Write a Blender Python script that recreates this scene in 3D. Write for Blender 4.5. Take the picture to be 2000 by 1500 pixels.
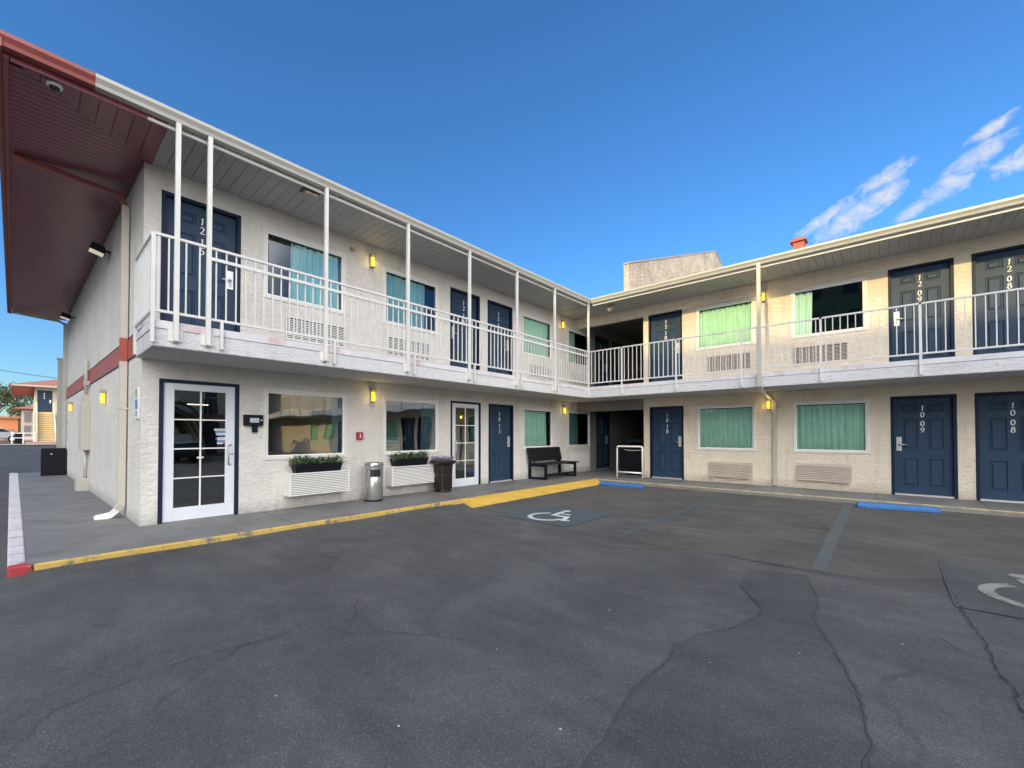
import bpy, bmesh, math, random
from mathutils import Vector, Matrix
random.seed(7)
PI = math.pi
for o in list(bpy.data.objects): bpy.data.objects.remove(o)
SC = bpy.context.scene
COL = SC.collection

# ------------------------------------------------------------------ camera, sky, sun, exposure
cd = bpy.data.cameras.new('camera'); cam = bpy.data.objects.new('camera', cd); COL.objects.link(cam)
cam.location = (7.788, 0.0, 1.42)
cam.rotation_euler = (PI/2 + 0.0162, 0, 0.7222)
cd.sensor_width = 36; cd.lens = 36*831.6/2000; cd.shift_y = 84.5/2000
cd.clip_start = 0.05; cd.clip_end = 2000
SC.camera = cam

SUN_EL = math.radians(19.4); SUN_AZ = 0.075          # the sun stands behind the camera, a little east of -Y
sd = Vector((math.sin(SUN_AZ)*math.cos(SUN_EL), -math.cos(SUN_AZ)*math.cos(SUN_EL), math.sin(SUN_EL)))
sl = bpy.data.lights.new('sun', 'SUN'); sl.energy = 2.4; sl.angle = math.radians(0.55); sl.color = (1.0, 0.77, 0.33)
so = bpy.data.objects.new('sun', sl); COL.objects.link(so)
so.rotation_euler = sd.to_track_quat('Z', 'Y').to_euler(); so.location = (0, -20, 30)

W = bpy.data.worlds.new('World'); SC.world = W; W.use_nodes = True
nt = W.node_tree; nt.nodes.clear(); N = nt.nodes.new; L = nt.links.new
out = N('ShaderNodeOutputWorld'); bg = N('ShaderNodeBackground'); sky = N('ShaderNodeTexSky')
sky.sky_type = 'NISHITA'; sky.sun_disc = False; sky.sun_elevation = SUN_EL
sky.sun_rotation = PI - SUN_AZ; sky.altitude = 600; sky.air_density = 1.0; sky.dust_density = 0.6; sky.ozone_density = 2.2
bg.inputs['Strength'].default_value = 0.15
def mth(op, a, b=None, clamp=False):
    n = N('ShaderNodeMath'); n.operation = op; n.use_clamp = clamp
    for i, v in enumerate((a, b)):
        if v is None: continue
        if isinstance(v, (int, float)): n.inputs[i].default_value = v
        else: L(v, n.inputs[i])
    return n.outputs[0]
tc = N('ShaderNodeTexCoord'); sp = N('ShaderNodeSeparateXYZ'); L(tc.outputs['Generated'], sp.inputs[0])
ysafe = mth('MAXIMUM', sp.outputs[1], 0.05)
cu = mth('DIVIDE', sp.outputs[0], ysafe); cw = mth('DIVIDE', sp.outputs[2], ysafe)
A0 = math.radians(27)
ca = mth('ADD', mth('MULTIPLY', cu, math.cos(A0)), mth('MULTIPLY', cw, math.sin(A0)))
cb = mth('SUBTRACT', mth('MULTIPLY', cw, math.cos(A0)), mth('MULTIPLY', cu, math.sin(A0)))
cv = N('ShaderNodeCombineXYZ'); L(mth('MULTIPLY', ca, 36.0), cv.inputs[0]); L(mth('MULTIPLY', cb, 44.0), cv.inputs[1])
nz = N('ShaderNodeTexNoise'); L(cv.outputs[0], nz.inputs['Vector']); nz.inputs['Scale'].default_value = 1.0
nz.inputs['Detail'].default_value = 8; nz.inputs['Roughness'].default_value = 0.62; nz.inputs['Distortion'].default_value = 0.9
def ell(u, w, la, lb):
    a = u*math.cos(A0)+w*math.sin(A0); b = w*math.cos(A0)-u*math.sin(A0)
    da = mth('DIVIDE', mth('SUBTRACT', ca, a), la); db = mth('DIVIDE', mth('SUBTRACT', cb, b), lb)
    return mth('SUBTRACT', 1.0, mth('ADD', mth('MULTIPLY', da, da), mth('MULTIPLY', db, db)), clamp=True)
blobs = [(-0.045, 0.400, 0.090, 0.034), (-0.085, 0.412, 0.075, 0.018), (0.0, 0.455, 0.06, 0.022), (-0.005, 0.420, 0.055, 0.026),
         (0.082, 0.412, 0.055, 0.026), (0.040, 0.386, 0.045, 0.016), (0.115, 0.447, 0.06, 0.022), (0.165, 0.425, 0.06, 0.024), (0.13, 0.484, 0.04, 0.016)]
acc = None
for b_ in blobs:
    e = ell(*b_); acc = e if acc is None else mth('MAXIMUM', acc, e)
cm = mth('MULTIPLY', mth('SUBTRACT', mth('ADD', mth('MULTIPLY', acc, 0.70), mth('MULTIPLY', nz.outputs['Fac'], 1.5)), 0.99), 1.55, clamp=True)
cm = mth('MULTIPLY', mth('MULTIPLY', cm, mth('MULTIPLY', acc, 4.0, clamp=True)), 0.93)
cm = mth('MULTIPLY', cm, mth('GREATER_THAN', sp.outputs[1], 0.1))
mx = N('ShaderNodeMix'); mx.data_type = 'RGBA'; L(cm, mx.inputs['Factor']); 
tn = N('ShaderNodeMix'); tn.data_type = 'RGBA'; tn.blend_type = 'MULTIPLY'; tn.inputs['Factor'].default_value = 1
L(sky.outputs[0], tn.inputs['A'])
tz = N('ShaderNodeMapRange'); tz.interpolation_type = 'SMOOTHSTEP'; L(sp.outputs[2], tz.inputs['Value']); tz.inputs['From Min'].default_value = 0.0; tz.inputs['From Max'].default_value = 0.36
tt = N('ShaderNodeMix'); tt.data_type = 'RGBA'; L(tz.outputs[0], tt.inputs['Factor']); tt.inputs['A'].default_value = (0.56, 0.78, 0.92, 1); tt.inputs['B'].default_value = (0.40, 0.80, 1.14, 1); L(tt.outputs['Result'], tn.inputs['B'])      # clear desert blue
# added cloud bank behind and right of the camera, a soft fill light
vd = N('ShaderNodeVectorMath'); vd.operation = 'DOT_PRODUCT'; L(tc.outputs['Generated'], vd.inputs[0]); vd.inputs[1].default_value = (0.68, -0.64, 0.36)
n2_ = N('ShaderNodeTexNoise'); L(tc.outputs['Generated'], n2_.inputs['Vector']); n2_.inputs['Scale'].default_value = 2.2; n2_.inputs['Detail'].default_value = 6
mr_ = N('ShaderNodeMapRange'); mr_.interpolation_type = 'SMOOTHSTEP'; mr_.inputs['From Min'].default_value = 0.43; mr_.inputs['From Max'].default_value = 0.74
L(mth('ADD', vd.outputs['Value'], mth('MULTIPLY', mth('SUBTRACT', n2_.outputs['Fac'], 0.5), 0.5)), mr_.inputs['Value'])
cb_ = N('ShaderNodeMix'); cb_.data_type = 'RGBA'; L(mr_.outputs[0], cb_.inputs['Factor']); L(tn.outputs['Result'], cb_.inputs['A']); cb_.inputs['B'].default_value = (21.5, 21.1, 20.9, 1)
L(cb_.outputs['Result'], mx.inputs['A'])
mx.inputs['B'].default_value = (3.7, 3.85, 4.1, 1)
L(mx.outputs['Result'], bg.inputs['Color']); L(bg.outputs[0], out.inputs[0])
SC.view_settings.view_transform = 'Standard'; SC.view_settings.look = 'None'
SC.view_settings.exposure = 0.5; SC.view_settings.gamma = 1.0

# ------------------------------------------------------------------ materials
MATS = {}
def mat(name, col, rough=0.6, metal=0.0, var=0.0, vscale=3.0, bump=0.0, bscale=40.0, emit=None, estr=0.0, dirt=None, dirtscale=1.0, spec=0.5, bdist=0.02, stretch=None):
    if name in MATS: return MATS[name]
    m = bpy.data.materials.new(name); m.use_nodes = True; t = m.node_tree; b = t.nodes['Principled BSDF']
    b.inputs['Base Color'].default_value = (*col, 1); b.inputs['Roughness'].default_value = rough; b.inputs['Metallic'].default_value = metal
    b.inputs['Specular IOR Level'].default_value = spec
    g = t.nodes.new('ShaderNodeNewGeometry'); vec = g.outputs['Position']
    if stretch:
        mp = t.nodes.new('ShaderNodeMapping'); mp.inputs['Scale'].default_value = stretch; t.links.new(vec, mp.inputs[0]); vec = mp.outputs[0]
    cur = None
    if var > 0:
        n = t.nodes.new('ShaderNodeTexNoise'); n.inputs['Scale'].default_value = vscale; n.inputs['Detail'].default_value = 8; n.inputs['Roughness'].default_value = 0.65
        t.links.new(vec, n.inputs['Vector'])
        r = t.nodes.new('ShaderNodeValToRGB'); r.color_ramp.elements[0].position = 0.3; r.color_ramp.elements[1].position = 0.7
        r.color_ramp.elements[0].color = (*[c*(1-var) for c in col], 1); r.color_ramp.elements[1].color = (*[min(1, c*(1+var)) for c in col], 1)
        t.links.new(n.outputs['Fac'], r.inputs[0]); cur = r.outputs[0]
    if dirt:
        n = t.nodes.new('ShaderNodeTexNoise'); n.inputs['Scale'].default_value = dirtscale; n.inputs['Detail'].default_value = 10; n.inputs['Roughness'].default_value = 0.75
        t.links.new(vec, n.inputs['Vector'])
        r = t.nodes.new('ShaderNodeValToRGB'); r.color_ramp.elements[0].position = dirt[1]; r.color_ramp.elements[1].position = dirt[1]+dirt[2]
        t.links.new(n.outputs['Fac'], r.inputs[0])
        x = t.nodes.new('ShaderNodeMix'); x.data_type = 'RGBA'; t.links.new(r.outputs[0], x.inputs['Factor'])
        if cur: t.links.new(cur, x.inputs['A'])
        else: x.inputs['A'].default_value = (*col, 1)
        x.inputs['B'].default_value = (*dirt[0], 1); cur = x.outputs['Result']
    if cur: t.links.new(cur, b.inputs['Base Color'])
    if bump > 0:
        n = t.nodes.new('ShaderNodeTexNoise'); n.inputs['Scale'].default_value = bscale; n.inputs['Detail'].default_value = 5; n.inputs['Roughness'].default_value = 0.6
        t.links.new(vec, n.inputs['Vector'])
        bn = t.nodes.new('ShaderNodeBump'); bn.inputs['Strength'].default_value = bump; bn.inputs['Distance'].default_value = bdist
        t.links.new(n.outputs['Fac'], bn.inputs['Height']); t.links.new(bn.outputs[0], b.inputs['Normal'])
    if emit:
        b.inputs['Emission Color'].default_value = (*emit, 1); b.inputs['Emission Strength'].default_value = estr
    MATS[name] = m; return m

def stucco_mat(name, col, var=0.10, strength=0.55):
    m = bpy.data.materials.new(name); m.use_nodes = True; t = m.node_tree; b = t.nodes['Principled BSDF']; n_ = t.nodes.new; l_ = t.links.new
    b.inputs['Roughness'].default_value = 0.9; b.inputs['Specular IOR Level'].default_value = 0.2
    g = n_('ShaderNodeNewGeometry')
    n1 = n_('ShaderNodeTexNoise'); n1.inputs['Scale'].default_value = 1.3; n1.inputs['Detail'].default_value = 8; n1.inputs['Roughness'].default_value = 0.7
    n2 = n_('ShaderNodeTexNoise'); n2.inputs['Scale'].default_value = 9.5; n2.inputs['Detail'].default_value = 6; n2.inputs['Distortion'].default_value = 1.2; n2.inputs['Roughness'].default_value = 0.55
    n3 = n_('ShaderNodeTexNoise'); n3.inputs['Scale'].default_value = 70; n3.inputs['Detail'].default_value = 3
    n4 = n_('ShaderNodeTexNoise'); n4.inputs['Scale'].default_value = 5; n4.inputs['Detail'].default_value = 9; n4.inputs['Roughness'].default_value = 0.8
    mpz = n_('ShaderNodeMapping'); mpz.inputs['Scale'].default_value = (1, 1, 1.9); l_(g.outputs['Position'], mpz.inputs[0])
    for n in (n1, n3, n4): l_(g.outputs['Position'], n.inputs['Vector'])
    l_(mpz.outputs[0], n2.inputs['Vector'])
    r = n_('ShaderNodeValToRGB'); r.color_ramp.elements[0].position = 0.3; r.color_ramp.elements[1].position = 0.72
    r.color_ramp.elements[0].color = (*[c*(1-var) for c in col], 1); r.color_ramp.elements[1].color = (*[c*(1+var) for c in col], 1)
    l_(n1.outputs['Fac'], r.inputs[0])
    # knockdown plateaus
    r2 = n_('ShaderNodeValToRGB'); r2.color_ramp.elements[0].position = 0.40; r2.color_ramp.elements[1].position = 0.56; l_(n2.outputs['Fac'], r2.inputs[0])
    h = n_('ShaderNodeMath'); h.operation = 'MULTIPLY_ADD'; l_(r2.outputs[0], h.inputs[0]); h.inputs[1].default_value = 0.8
    q = n_('ShaderNodeMath'); q.operation = 'MULTIPLY'; l_(n3.outputs['Fac'], q.inputs[0]); q.inputs[1].default_value = 0.5; l_(q.outputs[0], h.inputs[2])
    bn = n_('ShaderNodeBump'); bn.inputs['Strength'].default_value = strength; bn.inputs['Distance'].default_value = 0.018
    l_(h.outputs[0], bn.inputs['Height']); l_(bn.outputs[0], b.inputs['Normal'])
    # slightly darker low spots of the relief and small dark scuffs
    d = n_('ShaderNodeMapRange'); d.inputs['From Min'].default_value = 0; d.inputs['From Max'].default_value = 1; d.inputs['To Min'].default_value = 0.96; d.inputs['To Max'].default_value = 1.0
    l_(r2.outputs[0], d.inputs['Value'])
    r4 = n_('ShaderNodeValToRGB'); r4.color_ramp.elements[0].position = 0.27; r4.color_ramp.elements[1].position = 0.36; r4.color_ramp.elements[0].color = (0.84, 0.84, 0.84, 1); l_(n4.outputs['Fac'], r4.inputs[0])
    # splash-back dirt along the foot of the wall
    sx = n_('ShaderNodeSeparateXYZ'); l_(g.outputs['Position'], sx.inputs[0])
    ad = n_('ShaderNodeMath'); ad.operation = 'MULTIPLY_ADD'; l_(n4.outputs['Fac'], ad.inputs[0]); ad.inputs[1].default_value = -0.5; l_(sx.outputs[2], ad.inputs[2])
    mr = n_('ShaderNodeMapRange'); l_(ad.outputs[0], mr.inputs['Value']); mr.inputs['From Min'].default_value = -0.12; mr.inputs['From Max'].default_value = 0.10; mr.inputs['To Min'].default_value = 0.62; mr.inputs['To Max'].default_value = 1.0
    p1 = n_('ShaderNodeMath'); p1.operation = 'MULTIPLY'; l_(d.outputs[0], p1.inputs[0]); l_(mr.outputs[0], p1.inputs[1])
    mix = n_('ShaderNodeMix'); mix.data_type = 'RGBA'; mix.blend_type = 'MULTIPLY'; mix.inputs['Factor'].default_value = 1
    l_(r.outputs[0], mix.inputs['A']); l_(p1.outputs[0], mix.inputs['B'])
    n5 = n_('ShaderNodeTexNoise'); n5.inputs['Scale'].default_value = 7; n5.inputs['Detail'].default_value = 6; mp5 = n_('ShaderNodeMapping'); mp5.inputs['Scale'].default_value = (1, 1, 0.10)
    l_(g.outputs['Position'], mp5.inputs[0]); l_(mp5.outputs[0], n5.inputs['Vector'])
    r5 = n_('ShaderNodeValToRGB'); r5.color_ramp.elements[0].position = 0.28; r5.color_ramp.elements[1].position = 0.48; r5.color_ramp.elements[0].color = (0.91, 0.90, 0.88, 1); l_(n5.outputs['Fac'], r5.inputs[0])
    mix5 = n_('ShaderNodeMix'); mix5.data_type = 'RGBA'; mix5.blend_type = 'MULTIPLY'; mix5.inputs['Factor'].default_value = 1; l_(mix.outputs['Result'], mix5.inputs['A']); l_(r5.outputs[0], mix5.inputs['B']); mix = mix5
    mix2 = n_('ShaderNodeMix'); mix2.data_type = 'RGBA'; mix2.blend_type = 'MULTIPLY'; mix2.inputs['Factor'].default_value = 1
    l_(mix.outputs['Result'], mix2.inputs['A']); l_(r4.outputs[0], mix2.inputs['B']); l_(mix2.outputs['Result'], b.inputs['Base Color'])
    MATS[name] = m; return m

def glass_mat(name, tint=(0.8, 0.9, 0.88), ior=1.9, add=0.05, wav=0.01):
    m = bpy.data.materials.new(name); m.use_nodes = True; t = m.node_tree; t.nodes.clear(); n_ = t.nodes.new; l_ = t.links.new
    o = n_('ShaderNodeOutputMaterial'); tr = n_('ShaderNodeBsdfTransparent'); tr.inputs[0].default_value = (*tint, 1)
    gl = n_('ShaderNodeBsdfGlossy'); gl.inputs['Roughness'].default_value = 0.008; gl.inputs['Color'].default_value = (0.92, 0.97, 1, 1)
    fr = n_('ShaderNodeFresnel'); fr.inputs[0].default_value = ior
    a = n_('ShaderNodeMath'); a.operation = 'ADD'; a.use_clamp = True; a.inputs[1].default_value = add; l_(fr.outputs[0], a.inputs[0])
    g = n_('ShaderNodeNewGeometry'); nz = n_('ShaderNodeTexNoise'); nz.inputs['Scale'].default_value = 1.7; nz.inputs['Detail'].default_value = 1
    l_(g.outputs['Position'], nz.inputs['Vector'])
    bn = n_('ShaderNodeBump'); bn.inputs['Strength'].default_value = 1.0; bn.inputs['Distance'].default_value = wav; l_(nz.outputs['Fac'], bn.inputs['Height']); l_(bn.outputs[0], gl.inputs['Normal'])
    mi = n_('ShaderNodeMixShader'); l_(a.outputs[0], mi.inputs[0]); l_(tr.outputs[0], mi.inputs[1]); l_(gl.outputs[0], mi.inputs[2]); l_(mi.outputs[0], o.inputs[0])
    MATS[name] = m; return m

def asphalt_mat(name, base, bright=1.0, stains=True):
    m = bpy.data.materials.new(name); m.use_nodes = True; t = m.node_tree; b = t.nodes['Principled BSDF']; n_ = t.nodes.new; l_ = t.links.new
    b.inputs['Roughness'].default_value = 0.85; b.inputs['Specular IOR Level'].default_value = 0.35
    g = n_('ShaderNodeNewGeometry'); P = g.outputs['Position']
    def noise(s, d=6, r=0.6, dist=0.0, vec=None):
        n = n_('ShaderNodeTexNoise'); n.inputs['Scale'].default_value = s; n.inputs['Detail'].default_value = d; n.inputs['Roughness'].default_value = r; n.inputs['Distortion'].default_value = dist
        l_(vec or P, n.inputs['Vector']); return n.outputs['Fac']
    def ramp(f, p0, p1, c0, c1):
        r = n_('ShaderNodeValToRGB'); r.color_ramp.elements[0].position = p0; r.color_ramp.elements[1].position = p1
        r.color_ramp.elements[0].color = (*c0, 1); r.color_ramp.elements[1].color = (*c1, 1); l_(f, r.inputs[0]); return r.outputs[0]
    def mul(a, c, f=1.0, mode='MULTIPLY'):
        x = n_('ShaderNodeMix'); x.data_type = 'RGBA'; x.blend_type = mode
        if isinstance(f, float): x.inputs['Factor'].default_value = f
        else: l_(f, x.inputs['Factor'])
        l_(a, x.inputs['A'])
        if isinstance(c, tuple): x.inputs['B'].default_value = (*c, 1)
        else: l_(c, x.inputs['B'])
        return x.outputs['Result']
    c = ramp(noise(0.45, 7, 0.65), 0.3, 0.7, tuple(v*0.86 for v in base), tuple(v*1.14 for v in base))
    c = mul(c, ramp(noise(2.6, 8, 0.7), 0.32, 0.68, (0.84, 0.84, 0.85), (1.12, 1.12, 1.10)))
    c = mul(c, ramp(noise(210, 3, 0.7), 0.34, 0.66, (0.52, 0.52, 0.53), (1.52, 1.52, 1.50)))
    v = n_('ShaderNodeTexVoronoi'); v.inputs['Scale'].default_value = 130; l_(P, v.inputs['Vector'])
    sep = n_('ShaderNodeSeparateColor'); l_(v.outputs['Color'], sep.inputs[0])
    a1 = n_('ShaderNodeMath'); a1.operation = 'GREATER_THAN'; l_(sep.outputs[0], a1.inputs[0]); a1.inputs[1].default_value = 0.86
    a2 = n_('ShaderNodeMath'); a2.operation = 'LESS_THAN'; l_(v.outputs['Distance'], a2.inputs[0]); a2.inputs[1].default_value = 0.33
    a3 = n_('ShaderNodeMath'); a3.operation = 'MULTIPLY'; l_(a1.outputs[0], a3.inputs[0]); l_(a2.outputs[0], a3.inputs[1])
    c = mul(c, (0.19*bright, 0.19*bright, 0.188*bright), a3.outputs[0], 'MIX')
    if stains:
        # oily drip spots
        c = mul(c, ramp(noise(1.7, 3, 0.5, 0.4), 0.20, 0.30, (0.50, 0.50, 0.52), (1, 1, 1)))
        c = mul(c, ramp(noise(0.9, 9, 0.72, 0.8), 0.42, 0.60, (0.84, 0.845, 0.86), (1.06, 1.06, 1.05)))
        c = mul(c, ramp(noise(3.5, 4, 0.6, 0.3), 0.68, 0.76, (1, 1, 1), (0.72, 0.72, 0.73)))
        # fine crazing lines
        w = n_('ShaderNodeTexNoise'); w.inputs['Scale'].default_value = 1.6; w.inputs['Detail'].default_value = 6; l_(P, w.inputs['Vector'])
        mv = n_('ShaderNodeVectorMath'); mv.operation = 'MULTIPLY_ADD'; l_(w.outputs['Color'], mv.inputs[0]); mv.inputs[1].default_value = (0.9, 0.9, 0.9); l_(P, mv.inputs[2])
        vc = n_('ShaderNodeTexVoronoi'); vc.feature = 'DISTANCE_TO_EDGE'; vc.inputs['Scale'].default_value = 0.30; l_(mv.outputs[0], vc.inputs['Vector'])
        lf = ramp(vc.outputs['Distance'], 0.0, 0.010, (1, 1, 1), (0, 0, 0))
        lm = ramp(noise(0.7, 2, 0.5), 0.50, 0.60, (0, 0, 0), (0.6, 0.6, 0.6))
        q = n_('ShaderNodeMath'); q.operation = 'MULTIPLY'; l_(lf, q.inputs[0]); l_(lm, q.inputs[1])
        c = mul(c, (base[0]*0.45, base[1]*0.45, base[2]*0.45), q.outputs[0], 'MIX')
        # tyre scuffs: stretched streaks
        mp = n_('ShaderNodeMapping'); mp.inputs['Scale'].default_value = (0.5, 3.6, 1); mp.inputs['Rotation'].default_value = (0, 0, 0.15); l_(P, mp.inputs[0])
        c = mul(c, ramp(noise(1.3, 6, 0.6, 0.2, mp.outputs[0]), 0.36, 0.64, (0.93, 0.93, 0.94), (1.12, 1.11, 1.09)))
    l_(c, b.inputs['Base Color'])
    bn = n_('ShaderNodeBump'); bn.inputs['Strength'].default_value = 0.6; bn.inputs['Distance'].default_value = 0.006
    l_(noise(120, 3, 0.7), bn.inputs['Height']); l_(bn.outputs[0], b.inputs['Normal'])
    MATS[name] = m; return m

STUC = stucco_mat('stucco_beige', (0.74, 0.65, 0.52), 0.08, 0.6)
STUCG = stucco_mat('stucco_grey', (0.67, 0.645, 0.60), 0.08, 0.55)
STUC2 = stucco_mat('slab_stucco', (0.56, 0.56, 0.57), 0.06, 0.4)
def worn_paint(name, paint, under, thr=0.45, sc=6.0, rough=0.7, w=0.08, stretch=None, bump=0.25):
    return mat(name, paint, rough, var=0.12, vscale=2.5, dirt=(under, thr, w), dirtscale=sc, bump=bump, bscale=60, stretch=stretch)
LEDGE = worn_paint('ledge_paint', (0.58, 0.57, 0.59), (0.50, 0.29, 0.29), 0.53, 1.8, w=0.14, bump=0.15)
TRIM = mat('white_trim', (0.76, 0.76, 0.73), 0.45, var=0.06, vscale=4)
RAILM = mat('rail_paint', (0.60, 0.59, 0.56), 0.45, var=0.07, vscale=5, dirt=((0.34, 0.22, 0.16), 0.69, 0.04), dirtscale=14)
GUTM = mat('gutter_paint', (0.42, 0.41, 0.36), 0.4, var=0.08, vscale=3, stretch=(1, 1, 6))
GUTR = mat('gutter_red', (0.26, 0.062, 0.052), 0.5, var=0.12, vscale=3)
SOFM = mat('soffit_board', (0.30, 0.30, 0.29), 0.55, var=0.06, vscale=1.5)
SOFR = mat('soffit_red', (0.185, 0.045, 0.068), 0.30, var=0.14, vscale=1.2)
SOFD = mat('soffit_gap', (0.05, 0.048, 0.045), 0.9)
SOFDR = mat('soffit_gap_red', (0.03, 0.01, 0.012), 0.9)
BAND = mat('band_red', (0.36, 0.080, 0.055), 0.6, var=0.1, vscale=3)
DOORM = mat('door_navy', (0.020, 0.044, 0.084), 0.5, var=0.12, vscale=2.0, spec=0.28)
CASE = mat('door_casing', (0.008, 0.018, 0.042), 0.5, spec=0.2, var=0.1, vscale=3)
SILV = mat('brushed_steel', (0.62, 0.61, 0.60), 0.28, metal=0.9, var=0.06, vscale=30)
PLATE = mat('lock_plate', (0.62, 0.62, 0.60), 0.35, metal=0.5)
NUMM = mat('number_white', (0.80, 0.80, 0.78), 0.5)
THRM = mat('threshold', (0.68, 0.68, 0.66), 0.35, metal=0.5, var=0.1)
BLK = mat('black_plastic', (0.006, 0.008, 0.013), 0.5, spec=0.18)
BLKW = mat('black_wood', (0.013, 0.011, 0.015), 0.5, spec=0.3, var=0.3, vscale=5, stretch=(4, 0.6, 8), bump=0.2)
BRN = mat('dark_brown_resin', (0.020, 0.013, 0.012), 0.38, var=0.2)
PTAC = mat('ac_white', (0.74, 0.73, 0.70), 0.5, var=0.05, vscale=4, dirt=((0.40, 0.36, 0.30), 0.68, 0.06), dirtscale=5)
PTACB = mat('ac_beige', (0.52, 0.44, 0.37), 0.55, var=0.06, vscale=4)
GAPD = mat('dark_gap', (0.02, 0.02, 0.02), 0.9)
CURT = mat('curtain_teal', (0.60, 0.80, 0.69), 0.85, var=0.08, vscale=5)
CURTB = mat('curtain_aqua', (0.30, 0.50, 0.54), 0.85, var=0.08, vscale=5)
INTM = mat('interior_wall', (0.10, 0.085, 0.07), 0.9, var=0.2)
GLS = glass_mat('window_glass', (0.88, 0.96, 0.93), 1.7, 0.02, 0.0015)
GLS2 = glass_mat('lobby_glass', (0.55, 0.60, 0.58), 1.9, 0.17, 0.0025)
SHADE = mat('lamp_shade', (0.40, 0.30, 0.02), 0.4, emit=(1.0, 0.74, 0.05), estr=0.85)
HOUS = mat('lamp_housing', (0.34, 0.31, 0.26), 0.5)
CONC = mat('walk_concrete', (0.15, 0.15, 0.148), 0.62, var=0.22, vscale=1.1, dirt=((0.085, 0.083, 0.082), 0.5, 0.2), dirtscale=1.6, bump=0.15, bscale=90)
YEL = worn_paint('kerb_yellow', (0.50, 0.34, 0.08), (0.16, 0.14, 0.11), 0.50, 7.0, w=0.10)
YELP = worn_paint('ramp_yellow', (0.56, 0.36, 0.055), (0.34, 0.21, 0.05), 0.52, 4.0, w=0.2)
KCON = mat('kerb_grey', (0.20, 0.19, 0.17), 0.85, var=0.2, vscale=3, bump=0.2)
YELF = worn_paint('kerb_faded', (0.44, 0.36, 0.19), (0.24, 0.22, 0.18), 0.47, 5.0, w=0.12)
WKERB = worn_paint('kerb_white', (0.52, 0.49, 0.53), (0.17, 0.15, 0.15), 0.55, 4.5, w=0.07, stretch=(2.2, 0.35, 1))
RKERB = worn_paint('kerb_red', (0.36, 0.03, 0.035), (0.24, 0.2, 0.18), 0.58, 9.0, w=0.06)
BLUE = worn_paint('stop_blue', (0.022, 0.125, 0.34), (0.05, 0.10, 0.20), 0.52, 7.0, w=0.12)
BLUF = worn_paint('stall_blue', (0.044, 0.066, 0.084), (0.060, 0.063, 0.066), 0.44, 3.0, rough=0.85, w=0.22)
BLUL = worn_paint('line_blue', (0.070, 0.088, 0.094), (0.060, 0.062, 0.065), 0.45, 4.0, rough=0.85, w=0.2)
WHTL = worn_paint('symbol_white', (0.46, 0.48, 0.50), (0.12, 0.125, 0.13), 0.56, 9.0, rough=0.8, w=0.1)
WHTF = worn_paint('symbol_faded', (0.24, 0.235, 0.215), (0.08, 0.08, 0.08), 0.52, 7.0, rough=0.85, w=0.15)
HATC = worn_paint('hatch_faint', (0.085, 0.088, 0.09), (0.059, 0.058, 0.057), 0.48, 3.0, rough=0.85, w=0.12)
ASPH = asphalt_mat('asphalt', (0.067, 0.0685, 0.0715))
ASPH2 = asphalt_mat('asphalt_seal', (0.053, 0.055, 0.058), 0.8)
ASPH3 = asphalt_mat('asphalt_brown', (0.072, 0.070, 0.067), 0.7)
CRK = mat('crack_dark', (0.018, 0.018, 0.02), 0.95)
SHING = mat('roof_shingle', (0.30, 0.13, 0.10), 0.9, var=0.25, vscale=6, bump=0.3)
LEAF = mat('leaf_green', (0.06, 0.12, 0.045), 0.6, var=0.5, vscale=9)
LEAF2 = mat('leaf_silver', (0.20, 0.26, 0.20), 0.6, var=0.4, vscale=14)
LAV = mat('lavender', (0.22, 0.21, 0.30), 0.8, var=0.35, vscale=30)
TREE = mat('tree_foliage', (0.10, 0.12, 0.05), 0.8, var=0.45, vscale=1.2)
BARK = mat('bark', (0.12, 0.085, 0.06), 0.9, var=0.3)
SOIL = mat('soil', (0.04, 0.03, 0.022), 0.95)
ORNG = mat('orange_render', (0.62, 0.26, 0.11), 0.85, var=0.08)
FARW = mat('far_cream_wall', (0.70, 0.62, 0.48), 0.9, var=0.06)
FARS = mat('far_stair', (0.72, 0.56, 0.30), 0.85)
REDP = mat('alarm_red', (0.32, 0.02, 0.035), 0.4)
PAPER = mat('paper', (0.66, 0.68, 0.70), 0.6)
PAPB = mat('paper_blue', (0.12, 0.22, 0.42), 0.6)
PAPT = mat('paper_teal', (0.30, 0.52, 0.50), 0.6)
PAPY = mat('sign_yellow', (0.58, 0.55, 0.22), 0.6)
INK = mat('ink', (0.03, 0.03, 0.04), 0.7)
SCR = mat('label_grey', (0.45, 0.5, 0.55), 0.3)
FLOODL = mat('flood_face', (0.5, 0.5, 0.48), 0.3, emit=(1.0, 0.86, 0.6), estr=0.35)

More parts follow.
